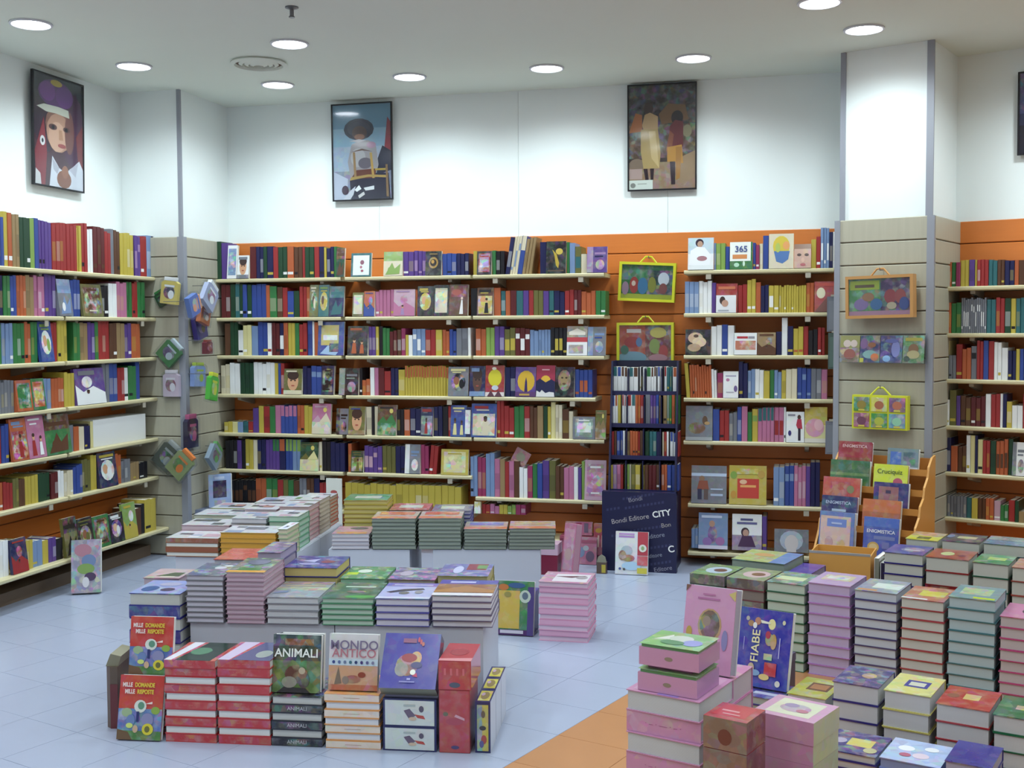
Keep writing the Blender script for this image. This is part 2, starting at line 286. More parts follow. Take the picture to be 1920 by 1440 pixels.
for k in rest:
    o = rest[k].obj('tile_field', M['tile' if k == 'w' else 'otile'], fl); o['kind'] = 'stuff'
# walls
def wall(name, pts, mt, z1=ZC): return struct(slab(name, pts, 0, z1, mt))
wb = wall('wall_back', [(LX-.2, D+.02), (.6, D+.02), (.6, D+.2), (LX-.2, D+.2)], M['wall'])
wl = wall('wall_left', [(LX-.2, FY-.2), (LX-.02, FY-.2), (LX-.02, D+.02), (LX-.2, D+.02)], M['wall'])
R0 = RIGHT.w(-.2, .02, 0)
wr = wall('wall_right', [(RIGHT.w(.0, .02, 0)).xy, RIGHT.w(4.1, .02, 0).xy, RIGHT.w(4.1, .25, 0).xy, RIGHT.w(.0, .25, 0).xy], M['wall'])
wall('wall_far_right', [(RX, FY-.2), (RX+.2, FY-.2), (RX+.2, D), (RX, D)], M['wall'])
wall('wall_front', [(LX-.2, FY-.2), (RX+.2, FY-.2), (RX+.2, FY), (LX-.2, FY)], M['wall'])
# plaster boards above the slats (seam where two boards meet on the back wall)
def panel(parent, fr, x0, x1, y0, z0, z1, mt, name='panel', th=.02):
    b = MB(); b.box(0, -th, z0, x1-x0, 0, z1, 'w'); return b.obj(name, mt, parent, fr.w(x0, y0, 0), (0, 0, fr.a))
for a, c in ((LX, -3.93+.9-.0), (-3.03+.002, -1.983), (-1.981, -.93), (-.928, .45)): panel(wb, BACK, a, c, .02, ZO, ZC, M['wall'], 'plaster_board')
for a, c in ((FY, 3.2), (3.202, 5.4), (5.402, D)): panel(wl, LEFT, a, c, .02, ZO, ZC, M['wall'], 'plaster_board')
for a, c in ((.0, 2.0), (2.002, 4.0)): panel(wr, RIGHT, a, c, .02, ZO, ZC, M['wall'], 'plaster_board')
def slats(parent, fr, x0, x1, mt, gm, y=0.0, z1=ZO, pitch=.14, groove=.006, zstart=.10):
    """horizontal slat boards with T grooves between them"""
    b = MB(); b.box(0, 0, 0, x1-x0, .018, z1, 'w'); b.obj('slat_backing', gm, parent, fr.w(x0, y+.001, 0), (0, 0, fr.a))
    me = None; z = z1
    while z > .06:
        if me is None:
            b = MB(); h = pitch-groove; L = x1-x0
            b.prism([(-.012, .004), (-.008, 0), (0, 0), (0, h), (-.008, h), (-.012, h-.004)], 0, L, 'x', 'w'); me = b.mesh('slat', mt)
        link('slat', me, parent, fr.w(x0, y, z-pitch+groove), (0, 0, fr.a)); z -= pitch
slats(wb, BACK, LX+.46, .42, M['orange'], M['ogroove'])
slats(wl, LEFT, 3.0, D-.69, M['orange'], M['ogroove'])
slats(wr, RIGHT, .0, 2.6, M['orange'], M['ogroove'])
# slatted pillars
PLY, PLX = 7.265, -4.241
pc = struct(slab('wall_corner_pillar', [(LX, PLY), (PLX, PLY), (PLX, D+.01), (LX, D+.01)], 0, ZC, M['wall']))
PLF = Frame((LX, PLY, 0), 0); PLS = Frame((PLX, PLY, 0), math.pi/2)
slats(pc, PLF, 0, PLX-LX, M['beige'], M['groove'], y=-.02); slats(pc, PLS, -.02, D-PLY, M['beige'], M['groove'], y=-.02)
b = MB(); b.box(-.012, -.036, 0, .036, .012, ZO, 'w'); b.box(-.012, -.012, ZO, .012, .012, ZC-.001, 'w'); b.obj('corner_strip', M['metal'], pc, (PLX, PLY, 0), (0, 0, 0))
pp = struct(slab('wall_broad_pillar', [PIL.w(0, 0, 0).xy, PIL.w(PW, 0, 0).xy, PIL.w(PW, PD+.02, 0).xy, PIL.w(0, PD+.02, 0).xy], 0, ZC, M['wall']))
PRS = Frame(PIL.w(PW, 0, 0), PIL.a+math.pi/2); PRL = Frame(PIL.w(0, 0, 0), PIL.a-math.pi/2)
slats(pp, PIL, -.02, PW, M['beige'], M['groove'], y=-.02); slats(pp, PRS, -.02, PD, M['beige'], M['groove'], y=-.02)
b = MB(); b.box(-.018, -.0, 0, -.0, PD-.02, ZO, 'w'); b.obj('side_board', M['beige'], pp, PIL.w(0, 0, 0), (0, 0, PIL.a))
for x0, x1, z0, z1, y in ((-.022, .012, 0, ZO, -.040), (PW-.012, PW+.03, 0, ZO, -.040), (-.002, .03, ZO, ZC-.001, -.012), (PW-.03, PW+.012, ZO, ZC-.001, -.012)):
    b = MB(); b.box(x0, y, z0, x1, 0, z1, 'w'); b.obj('corner_strip', M['metal'], pp, PIL.w(0, 0, 0), (0, 0, PIL.a))
# plinth along the side wall
b = MB(); b.box(3.0, -.20, 0, PLY-.05, -.0, .075, 'w'); struct(b.obj('baseboard_left', M['groove'], None, LEFT.w(0, 0, 0), (0, 0, LEFT.a)))

# ------------------------------------------------------------------ ceiling fittings
LIGHTS = [(-4.096, 5.502), (-4.127, 6.54), (-2.936, 6.276), (-3.504, 7.295), (-2.558, 7.30), (-1.629, 7.30), (-.693, 7.275), (.298, 6.834), (.051, 6.217)]
LNAME = ['above the side wall shelves, farther from the corner pillar', 'above the side wall shelves, beside the corner pillar', 'next to the round air vent, out in the room',
 'in front of the corner bay, near the corner pillar', 'above the poster of the child in a hat', 'above the white wall between the two posters', 'above the poster of two standing children',
 'closest to the broad pillar', 'out in the room, one step off the broad pillar']
OFF = [(-4.1, 4.46), (-4.1, 3.4), (-4.1, 2.35), tuple(RIGHT.w(.80, -.65, 0).xy), tuple(RIGHT.w(1.75, -.65, 0).xy), tuple(RIGHT.w(2.7, -.65, 0).xy), (-1.45, 5.2), (-2.95, 4.4), (-1.45, 4.2), (.05, 4.3), (1.55, 4.9), (-2.95, 2.5), (-1.45, 2.4), (.05, 2.4), (1.6, 2.9), (3.1, 3.6),
       (-2.95, .6), (-1.45, .6), (.05, .6), (1.6, .8), (3.1, 1.2), (-2.9, -1.4), (-.7, -1.4), (1.6, -1.2), (3.4, -1.2)]
lme = {}
def downlight(x, y, label):
    t = thing('ceiling_downlight', label, 'light', (x, y, ZC), 0, 'recessed ceiling downlights')
    if not lme:
        b = MB(); b.lathe([(.098, .0), (.112, -.001), (.112, -.009), (.101, -.011), (.097, -.004), (.098, 0)], 28, 'w'); lme['t'] = b.mesh('trim_ring', M['trim'])
        b = MB(); b.lathe([(0, -.003), (.0975, -.003)], 28, 'w'); lme['l'] = b.mesh('lens', M['lens'])
    link('trim_ring', lme['t'], t); l = link('lens', lme['l'], t); l.rotation_euler = (0, 0, 0)
    L = bpy.data.lights.new('lamp', 'SPOT'); L.shadow_soft_size = .085; L.energy = LAMP_W; L.color = LAMP_C; L.spot_size = math.radians(158); L.spot_blend = .75
    link('lamp', L, t, (0, 0, -.016))
for (x, y), s in zip(LIGHTS, LNAME): downlight(x, y, 'round recessed downlight '+s)
for x, y in OFF: downlight(x, y, 'round recessed downlight over the open shop floor')
v_ = on_z(485, 117, ZC); t = thing('ceiling_air_vent', 'round white air vent with concentric rings in the ceiling', 'air vent', (v_.x, v_.y, ZC))
b = MB(); b.lathe([(.165, 0), (.175, -.012), (.15, -.022), (.145, -.006)], 32, 'w'); b.obj('outer_ring', M['ceil'], t)
for k, r in enumerate((.12, .085, .05)):
    b = MB(); b.lathe([(r, -.002), (r+.004, -.012-.003*k), (r-.02, -.02-.003*k), (r-.02, -.002)], 28, 'w'); b.obj('ring', M['ceil'], t)
b = MB(); b.lathe([(0, -.005), (.146, -.005)], 28, 'w'); b.obj('dark_throat', M['groove'], t)
v_ = on_z(547, 13, ZC); t = thing('sprinkler_head', 'small metal fire sprinkler hanging from the ceiling', 'sprinkler', (v_.x, v_.y, ZC))
b = MB(); b.lathe([(0, -.001), (.035, -.001), (.035, -.006), (.012, -.014), (0, -.014)], 16, 'w'); b.obj('escutcheon', M['chrome'], t)
b = MB(); b.lathe([(.011, -.01), (.011, -.045), (.016, -.05), (.016, -.055), (0, -.055)], 10, 'w'); b.obj('nozzle', M['chrome'], t)

# ------------------------------------------------------------------ posters
def poster(fr, x0, x1, z0, z1, bg, shapes, label, tilt=0.018):
    W, H = x1-x0, z1-z0
    t = thing('framed_poster', label, 'poster', fr.w(x0, -.022, z0), fr.a, 'framed posters high on the walls')
    t.rotation_euler = (tilt, 0, fr.a)
    k = .010
    b = MB()
    for q in ((0, 0, W, k), (0, H-k, W, H), (0, k, k, H-k), (W-k, k, W, H-k)): b.box(q[0], -.018, q[1], q[2], 0, q[3], 'k')
    b.obj('frame', M['frame'], t)
    b = MB(); b.box(k, -.010, k, W-k, -.002, H-k, bg); b.art(shapes, lambda a, c, L: (k+a*(W-2*k), -.0105-L*.0001, k+c*(H-2*k))); b.obj('poster_print', M['gloss'], t)
    b = MB(); b.box(k, -.0175, k, W-k, -.0165, H-k, 'w'); b.obj('glazing', M['clear'], t)
girl = [('r', 0, .0, 1, .45, '4a2430'), ('e', .25, .6, .25, .3, '3a2030'), ('e', .8, .55, .25, .35, '4d2440'), ('e', .45, .85, .36, .13, '5c2468'), ('e', .28, .86, .16, .09, '7a2f86'), ('e', .62, .84, .18, .1, '6d2a7c'),
 ('e', .46, .95, .12, .03, 'c0a030'), ('p', [(.02, .3), (.2, .62), (.26, .3), (.22, 0), (.05, 0)], '8c2733'), ('p', [(.86, .5), (1, .62), (1, .2), (.9, .25)], '7d2a2c'),
 ('e', .5, .57, .27, .17, '8a5f4e'), ('e', .5, .5, .25, .18, 'b88a70'), ('e', .47, .46, .18, .14, 'd0a488'), ('e', .72, .52, .1, .2, '7a4c44'), ('p', [(.06, .7), (.2, .735), (.5, .74), (.7, .73), (.72, .66), (.45, .675), (.25, .67)], 'cfcdb8'),
 ('e', .38, .545, .085, .028, '5a3a38'), ('e', .66, .545, .075, .026, '5a3a38'), ('e', .385, .543, .03, .018, '16101a'), ('e', .655, .543, .03, .018, '16101a'),
 ('p', [(.5, .53), (.56, .53), (.59, .44), (.5, .435)], 'b88868'), ('e', .56, .385, .085, .02, 'a04c48'), ('e', .17, .4, .05, .045, 'e8e6e0'), ('e', .17, .4, .02, .02, '2a2836'),
 ('p', [(.3, 0), (.36, .28), (.5, .18), (.6, .15), (.72, .18), (.92, .28), (1, .2), (1, 0)], 'dcdce0'), ('p', [(.36, .26), (.5, .18), (.46, .12), (.38, .16)], 'b8b4bc'), ('p', [(.7, .18), (.9, .26), (.84, .12)], 'c4c0c8'),
 ('e', .6, .08, .15, .085, '8a5238'), ('e', .62, .15, .07, .06, '9a6044'), ('p', [(.02, 0), (.03, .14), (.12, .1), (.14, 0)], 'd8d4d0')]
poster(LEFT, 6.25, 6.77, 2.505, 3.215, '221a26', girl, 'framed portrait poster of a child with white headband and purple headdress')
hat = [('r', 0, .55, 1, 1, '8fb2c4', .1), ('r', 0, .75, 1, 1, '6f97ad'), ('r', 0, .3, 1, .56, 'a4b4c6', .2), ('r', 0, 0, 1, .3, '80879a', .3), ('p', [(0, .0), (.22, 0), (.25, .22), (.0, .3)], 'c0c4d0'),
 ('p', [(.94, .86), (1, .8), (1, .42), (.86, .4)], '92303c'), ('p', [(.75, .4), (.85, .56), (1, .5), (1, .3), (.75, .25)], '242238'),
 ('p', [(.25, .4), (.32, .58), (.45, .62), (.62, .62), (.74, .56), (.78, .36), (.7, .2), (.3, .2)], 'a39a98'), ('e', .43, .44, .13, .1, 'b8b2b0'), ('e', .66, .57, .08, .035, 'b88ca0'), ('e', .55, .38, .12, .06, '6a6068'),
 ('e', .45, .74, .26, .115, '1e1a38'), ('e', .45, .745, .2, .085, '332a3c'), ('e', .46, .70, .13, .075, '55362e'), ('e', .46, .66, .09, .03, '9a6448'), ('p', [(.28, .62), (.45, .635), (.58, .62), (.45, .6)], 'd4ccc8'),
 ('p', [(.28, .2), (.38, .28), (.95, .27), (.98, 0), (.3, 0)], '221c34'), ('p', [(.3, .22), (.4, .31), (.74, .32), (.72, .22)], '6a3424'),
 ('p', [(.34, .5), (.38, .5), (.4, .22), (.36, .22)], 'a07c50'), ('p', [(.63, .49), (.67, .49), (.71, .22), (.67, .22)], 'c29a4c'), ('p', [(.3, .5), (.5, .535), (.68, .5), (.5, .515)], '6a4a3c'), ('p', [(.28, .2), (.6, .235), (.94, .22), (.94, .245), (.6, .26), (.3, .235)], 'b0904c'), ('p', [(.72, .3), (.9, .3), (.9, .32), (.72, .32)], 'b89a40'), ('p', [(.9, .36), (.935, .36), (.95, .02), (.91, .02)], '8a6a44'),
 ('p', [(.16, 0), (.3, .1), (.38, .14), (.34, .05), (.28, 0)], 'd0d0d4'), ('p', [(.36, .1), (.44, .15), (.48, .11), (.4, .08)], 'f0f0ea'), ('p', [(.52, .12), (.7, .14), (.7, .1), (.55, .09)], 'e8e8e4'), ('e', .2, .1, .06, .05, '3a1a34'), ('p', [(.42, .04), (.52, .08), (.54, .05), (.44, .01)], 'd8d4cc')]
poster(BACK, -3.378, -2.908, 2.53, 3.232, '7f9db0', hat, 'framed poster of a seated child in a dark hat by a wooden chair')
two = [('r', 0, .6, 1, 1, '2a2028', .2), ('r', 0, .3, 1, .62, '54402e', .3), ('r', 0, 0, 1, .26, '9a7a5c', .2), ('p', [(.45, .72), (.6, .82), (.85, .8), (.9, .66), (.5, .62)], '7a5838'), ('p', [(.0, .55), (.1, .74), (.2, .72), (.2, .56)], 'b06a3a'),
 ('e', .12, .24, .12, .06, '86705c'), ('p', [(0, .1), (0, .2), (.2, .2), (.2, .1)], 'b89c90'), ('p', [(.78, .3), (1, .36), (1, .1), (.76, .05)], '9c8060'), ('e', .88, .55, .07, .06, '8a8060'),
 ('e', .3, .78, .07, .06, '3a2222'), ('p', [(.2, .62), (.24, .72), (.32, .74), (.44, .7), (.44, .58), (.22, .58)], 'c4a070'), ('p', [(.18, .58), (.44, .58), (.48, .34), (.46, .2), (.22, .2), (.18, .36)], 'b89c62', .2), ('p', [(.3, .56), (.4, .56), (.46, .2), (.34, .3)], 'd0b47c'),
 ('p', [(.22, .2), (.28, .2), (.3, .09), (.25, .09)], '2a1420'), ('p', [(.32, .2), (.38, .2), (.37, .09), (.33, .09)], '2a1420'),
 ('e', .73, .68, .09, .07, '241418'), ('p', [(.62, .6), (.7, .66), (.82, .64), (.82, .4), (.6, .4)], '6a2c30'), ('p', [(.56, .36), (.62, .56), (.68, .52), (.64, .34)], '8a5038'), ('p', [(.58, .4), (.8, .42), (.82, .24), (.58, .26)], 'c08a3c'), ('p', [(.62, .26), (.7, .26), (.7, .04), (.64, .04)], '2c1a24'), ('p', [(.71, .4), (.8, .4), (.77, .1), (.71, .08)], 'a87638'),
 ('r', .0, .0, .36, .09, 'dfe3d4'), ('e', .06, .04, .04, .025, '8a8a80'), ('r', .13, .05, .27, .058, 'a8aa9e')]
poster(BACK, -1.200, -.730, 2.53, 3.249, '3c2e28', two, 'framed poster of two standing children in yellow cloth, brown tones')
poster(RIGHT, RIGHT.at(1911, 215, 0)[0], RIGHT.at(1911, 215, 0)[0]+.36, 2.62, 3.115, '20264a', [('r', 0, .5, 1, 1, '39406c', .2), ('r', 0, 0, 1, .35, '191428'), ('e', .5, .5, .3, .25, '6a6078')], 'dark blue framed poster on the wall beyond the broad pillar')

# ------------------------------------------------------------------ shelf boards
SHZ = [1.965, 1.682, 1.405, 1.121, .836, .566, .29]
BAYS = {'corner': (BACK, -4.215, -3.228, 'corner bay'), 'middle': (BACK, -3.195, -2.262, 'middle bay'), 'cases': (BACK, -2.245, -1.325, 'bay beside yellow cases'),
        'pillar': (BACK, -.790, .165, 'bay beside broad pillar'), 'side': (LEFT, 4.9, 7.22, 'side wall bay'), 'beyond': (RIGHT, .0, 1.9, 'bay beyond broad pillar')}
ORD = ['top', 'second', 'third', 'fourth', 'fifth', 'sixth', 'lowest']
SHELVES = {}
def shelf(bay, i, z, x0, x1, depth=DS, sub=''):
    fr, _, _, bn = BAYS[bay]; th = .026
    t = thing('wall_shelf', 'cream shelf board with rounded edge, %s shelf of %s%s' % (ORD[i], bn, sub), 'shelf', fr.w(x0, 0, z), fr.a, 'cream shelf boards on the slatted walls')
    L = x1-x0; b = MB()
    b.prism([(-depth, -th*.75), (-depth+.006, -th), (-.013, -th), (-.013, 0), (-depth+.006, 0), (-depth, -th*.25)], 0, L, 'x', 'w'); b.obj('board', M['shelf'], t)
    for x in (.16, L-.16):
        b = MB(); b.prism([(-depth*.85, -th-.001), (-depth*.85, -th-.018), (-.013, -th-.06), (-.013, -th-.001)], x-.014, x+.014, 'x', 'w'); b.obj('bracket', M['bracket'], t)
        if bay in ('cases', 'pillar') and i < 3 or (x > .5 and i % 2): pass
        else: continue
        b = MB(); b.box(x-.017, -depth+.004, -th-.034, x+.017, -depth+.010, -th-.0005, 'w'); b.obj('price_clip', M['bracket'], t)
    SHELVES[(bay, i)] = z
for bay in ('corner', 'middle'):
    for i in range(7): shelf(bay, i, SHZ[i], BAYS[bay][1], BAYS[bay][2])
for i in range(5): shelf('cases', i, SHZ[i], BAYS['cases'][1], BAYS['cases'][2] - (.06 if i == 3 else 0))
shelf('cases', 5, BACK.at(1010, 939, -DS)[1]+.013, -2.235, -1.30); shelf('cases', 6, .14, -2.235, -1.33)
for i in range(5): shelf('pillar', i, SHZ[i]+.006, BAYS['pillar'][1], BAYS['pillar'][2])
shelf('pillar', 5, BACK.at(1400, 951, -DS)[1]+.013, -.76, .165); shelf('pillar', 6, .10, -.76, .165)
SJ = LEFT.at(122, 590, -DS)[0]
for i in range(6): shelf('side', i, SHZ[i], SJ-.95, SJ-.012, sub=', half away from pillar'); shelf('side', i, SHZ[i], SJ+.012, PLY-.035, sub=', half by pillar')
shelf('side', 6, .205, SJ-.95, SJ-.012, .36, sub=', half away from pillar'); shelf('side', 6, .205, SJ+.012, PLY-.035, .34, sub=', half by pillar')
RZ = [1.834, 1.552, 1.274, .99, .707, .43]
RX0 = RIGHT.at(1768, 628, -DS)[0]
for i in range(6): shelf('beyond', i, RZ[i], RX0, RX0+.96)

# ------------------------------------------------------------------ books on the shelves
SPINES = []                       # spine-out books: (area, frame, x, y, z, w, d, h, colours, lean, label, group)
def spine_mesh(b, w, d, h, cols, rng, x0=0, T=None):
    """upright book: cover with rounded spine, page block showing on top, printed bands on the spine"""
    c = cols[0]; T = T or (lambda p: p)
    bands = [0, .12, .2, .62, .8, 1]; bc = [c]*5
    if len(cols) > 1 and cols[1][0] == '^': bc = [c, c, c, cols[1][1:], cols[1][1:]]; 
    elif len(cols) > 1: bc[rng.choice([1, 2, 2, 3])] = cols[1]
    else:
        k = rng.random()
        if k < .35: bc[2] = rng.choice(['w', 'c', 'y', c, 'k'])
        elif k < .5: bc[1] = rng.choice(['w', 'k', 'y'])
        if bc[2] != c:
            a, e = C(c), C(bc[2]); bc[2] = tuple(.72*p+.28*q for p, q in zip(a, e))
    r = min(.003, w*.25)
    for i in range(5):
        z0, z1 = bands[i]*h, bands[i+1]*h
        b.poly([T(p) for p in ((x0+r, 0, z0), (x0+w-r, 0, z0), (x0+w-r, 0, z1), (x0+r, 0, z1))], bc[i])
    for (xa, ya, xb, yb) in ((x0, r, x0+r, 0), (x0+w-r, 0, x0+w, r), (x0+w, r, x0+w, d), (x0, d, x0, r)):
        b.poly([T(p) for p in ((xa, ya, 0), (xb, yb, 0), (xb, yb, h), (xa, ya, h))], c)
    t = min(.0022, w*.2)
    b.poly([T(p) for p in ((x0, r, h), (x0+r, 0, h), (x0+w-r, 0, h), (x0+w, r, h), (x0+w, r+.002, h), (x0, r+.002, h))], c)
    b.poly([T(p) for p in ((x0, r+.002, h), (x0+t, r+.002, h), (x0+t, d, h), (x0, d, h))], c)
    b.poly([T(p) for p in ((x0+w-t, r+.002, h), (x0+w, r+.002, h), (x0+w, d, h), (x0+w-t, d, h))], c)
    b.poly([T(p) for p in ((x0+t, r+.002, h-.003), (x0+w-t, r+.002, h-.003), (x0+w-t, d, h-.003), (x0+t, d, h-.003))], 'e4dfd0')
    b.poly([T(p) for p in ((x0, d, 0), (x0, d, h), (x0+w, d, h), (x0+w, d, 0))], 'e4dfd0')
    b.poly([T(p) for p in ((x0, d, 0), (x0+w, d, 0), (x0+w, r, 0), (x0, r, 0))], c)
ROWINFO = []
def row(bay, i, crop, start, spec, depth=DS, zb=None, place=None, pitch=8.5):
    """one shelf: 'x1 colour top [n#] [F] [L#]' items from start, in the pixels of a magnified crop (ox, oy, scale)"""
    ox, oy, sc = crop; fr, _, _, bn = BAYS[bay] if bay in BAYS else place
    zb = SHELVES[(bay, i)] if zb is None else zb
    shn = '%s shelf, %s' % (ORD[i], bn) if bay in BAYS else bn
    rng = random.Random(bay+str(i)); items = []; x = start; top = 100
    for it in spec.split(';'):
        tk = it.split(); x1 = float(tk[0]); c = tk[1]; n = None; face = False; lean = 0
        for q in tk[2:]:
            if q == 'F': face = True
            elif q[0] == 'n': n = int(q[1:])
            elif q[0] == 'L': lean = float(q[1:])
            else: top = float(q)
        items.append((x, x1, c, top, n, face, lean)); x = x1
    real = [k for k in items if k[2] != '_']; vref = oy+(sum(k[3] for k in real)/len(real))/sc; fi = -1
    for k, (xa, xb, c, top, n, face, lean) in enumerate(real):
        if '^' in c: cs = [c.split('^')[0], '^'+c.split('^')[1]]
        else: cs = c.split('/')
        ua, ub, vt = ox+xa/sc, ox+xb/sc, oy+top/sc
        yf = -depth+(.004 if face else .022+rng.random()*.01)
        sa = fr.at(ua, vref, -depth+.02)[0]; sb = fr.at(ub, vref, -depth+.02)[0]; zt = fr.at((ua+ub)/2, vt, yf)[1]
        W = sb-sa; H = max(.07, zt-zb)
        lc = cn(real[k-1][2].split('/')[0].split('^')[0]) if k > 0 else None; rc = cn(real[k+1][2].split('/')[0].split('^')[0]) if k+1 < len(real) else None
        nb = ('between %s and %s books' % (lc, rc)) if lc and rc else ('row end by %s books' % (lc or rc))
        if face:
            fi += 1; w_ = W-.003; th = .016+.012*rng.random()
            H = min(H, .36); lab = '%s cover facing out on %s, %s' % (cn(cs[0]), shn, nb)
            g = 'books facing out on the %s of the %s' % (ORD[i]+' shelf', bn)
            b = MB(); busy = .55
            b.box(0, 0, 0, w_, th, H, cs[0], k='w', t='e4dfd0', r='e4dfd0')
            b.poly([(0, -.0005, 0), (w_, -.0005, 0), (w_, -.0005, H), (0, -.0005, H)], cs[0], .1)
            ca = ART.get((bay, i, fi))
            b.art(ca[0] if ca else rnd_art(rng, cs[1:] or [rng.choice(['w', 'y', 'lb', 'r', 'ol', 'lp', 'tn']), rng.choice(['w', 'db', 'g', 'c', 'br'])]), up_fn(w_, H))
            o = tag(b.obj('display_book', M['gloss'], None, fr.w(sa+.0015, yf, zb+th*.122), (-math.radians(7), 0, fr.a)), lab, 'book', g)
            for q in (ca[1] if ca else []): lettering(q[0], o, (w_*q[1], -.004, H*q[2]), (math.pi/2, 0, 0), w_*q[3], q[4], 'title', .001)
        else:
            n = n or max(1, round((xb-xa)/sc/pitch)); ww = W/n
            lab = '%s book spine-out on %s, %s' % (cn(cs[0]), shn, nb)
            if len(lab.split()) > 16: lab = lab.replace(' spine-out', '')
            g = 'spine-out books on the %s of the %s' % (ORD[i]+' shelf', bn)
            for q in range(n):
                h = H*(1-.0*rng.random()) - rng.random()*.006; d = .14+.05*rng.random()
                if n > 1 and rng.random() < .3: h -= .012*rng.random()
                SPINES.append([(xb-xa)/sc/n*(h/W*(xb-xa)/sc if W > 0 else 1), fr, sa+q*ww+.0005, yf+rng.random()*.006, zb, ww-.001, min(d, depth-.05) if depth > .1 else .11, h, cs, lean, lab, g])
C1 = (0, 380, 4); C2 = (0, 740, 3.6); C3 = (390, 420, 3.765); C4 = (390, 660, 3.765); C5 = (860, 420, 4.364); C6 = (860, 660, 3.2)
C7 = (1260, 420, 3.692); C8 = (1260, 660, 3.6); C9 = (1520, 380, 4.235); C10 = (1520, 700, 4.0); C11 = (1130, 680, 5.76)
row('corner', 0, C3, 50, '88 dg 122 n1;135 v 130;205 w/lb 150 F;290 w/gy 222 F;335 dr 158;385 db;410 dg;455 db;490 r;555 dg;600 o;660 br;680 r;745 dg;780 r;815 db;832 y;885 db;905 g;965 dg/br 168 F')
row('corner', 1, C3, 85, '150 dr 422;185 dg;215 t;240 dg;270 b;300 dg;405 b;432 o 430;480 g 436;520 br 440;555 r 446;600 b 470;640 dg 468;690 r 440;715 o;780 ol/c/g 430 F;855 t/lg/y 430 F;960 db/t 440 F')
row('corner', 2, C3, 110, '150 br 702;205 dg 692;240 w 745;300 ly 710;345 lb 716;415 b 690;445 w/r 696;500 dr;530 db/w;560 o;610 y;640 g;695 r;730 b 682;745 w;775 o 692;960 b/ly/w 690 F')
row('corner', 3, C4, 85, '150 c 82;220 w 76;315 dg 73;465 w 72;490 y 76;510 b;535 r;665 ol/lg/c 120 F;725 db 100;800 b/lb 96;890 db/k/y 100 F')
row('corner', 4, C4, 105, '165 y 490;205 ly;240 lb;275 t;310 r;350 v 392;385 y 380;430 r;470 g;510 p 374;625 b^p 374;675 o;735 y;868 p/lp/c 368 F')
row('corner', 5, C4, 115, '200 k 622;230 v;260 k;315 y 615;345 c;400 db;450 v;500 v^g;540 db^o;590 b^lg;650 lb^lg;780 dg/ol/ly 640 F;800 c 630;860 k;962 db')
row('corner', 6, C4, 150, '330 k/br 900;405 o 890;485 g 888;525 r 900;560 ol;600 g;640 br 905;690 gy 890;740 br;780 db;838 r 920')
row('middle', 0, C3, 1010, '1155 t/w/g 205 F;1240 _;1375 c/lg/r 196 F;1450 v 192;1535 v/la 188;1650 k/y/br 192 F;1750 b 206;1835 db')
row('middle', 1, C3, 1020, '1100 ol/c 485 F;1178 o/b 475 F;1310 p 462 n5;1462 lp/p/la 462 F;1478 o;1592 k/y 440 F;1702 k/c 430 F;1836 br/r/w 428 F')
row('middle', 2, C3, 985, '1130 k/br/o 722 F;1180 v 716;1202 y 722;1230 k;1280 g 732;1330 dr 742;1360 br;1390 m 732;1412 y 780;1440 w;1530 lb/w 736;1605 r 742;1650 y;1700 o;1750 b;1830 gy 732;1850 w')
row('middle', 3, C4, 925, '1065 k/gy/sg 116 F;1085 k 112;1140 o 190;1170 w 106;1200 p 112;1240 dr;1285 r 132;1340 db 112;1385 y 122;1695 y^o 96 n16;1840 gy/ly/k 106 F')
row('middle', 4, C4, 905, '992 gy/k 402 F;1110 ol/tn/b 386 F;1150 c 382;1170 k;1196 c;1330 br/g/k 376 F;1380 k 402;1420 o;1500 db 396;1590 db/r/gy 392 F;1650 db 382;1690 k;1712 r 376;1824 b/ly/r 378 F')
row('middle', 5, C4, 985, '1010 o 642;1100 dg/ol 700 F;1225 v/lp 662;1320 ol;1390 db 660;1500 gy/w/lb 656 F;1555 m 652;1610 r 656 L5;1645 _;1840 y/y/ly 690 F')
row('middle', 6, C4, 965, '1785 y 932 n18')
row('cases', 0, C5, 115, '150 y 216 n1;270 k/r/la 222 F;300 g 212;370 k 218;378 _;412 db 100 n1 L9;475 c/lb 96 n3 L9;515 b^c 96 n1 L9;590 tn 104 n3 L9;662 _;715 db 146;880 k/br/y 140 F;905 g 146;950 lb 152;1000 ol/t 182;1050 c 240;1218 v/db/la 186 F')
row('cases', 1, C5, 95, '150 k 520;285 br/y/k 522 F;340 o;380 t 542;420 o;470 dr;525 t;570 v;610 r;690 ol;735 v;775 t;865 db;940 r 536;1000 dr;1120 o 546;1200 g 542')
row('cases', 2, C5, 135, '220 o 852 n2;290 lg 842;370 v 836;460 ol/y 846;580 dr/w;650 lb 862 n2;700 lb n2;750 lb n2;885 k/y 846 n4;1055 w/r/gy 838 F;1205 gy/lb/b 842 F')
row('cases', 3, C6, 65, '160 db/b/lb 86 F;275 r/y/w 82 F;340 db 88;465 v/y/o 92 F;580 db/r/w 82 F;695 k/tn/br 92 F;800 b/o/r 104')
row('cases', 4, C6, 34, '75 db/w 332 F;228 b/r/c 312 F;270 r 292;330 r 322;390 g;425 r;470 br;505 tn;530 dg;550 y 326;578 ly 300;620 c 316;660 br 342;685 c 352;820 gy/w/sg 390 F;885 ol/tn 352 F')
row('cases', 5, C6, 68, '110 lb 622;160 m 628;212 lb 606;245 p 640;275 tn;300 r 655;330 p;362 br;410 w 690;440 m 682;470 g 672;500 b 666;540 v 652;580 ol;630 br 682;690 p 686;715 w;735 v 690;755 lg 656;885 lp/p/w 652 F')
row('cases', 6, C6, 95, '135 ly/w 900 F;185 r 918;240 p;290 y 915;340 lg;400 m', zb=.30)
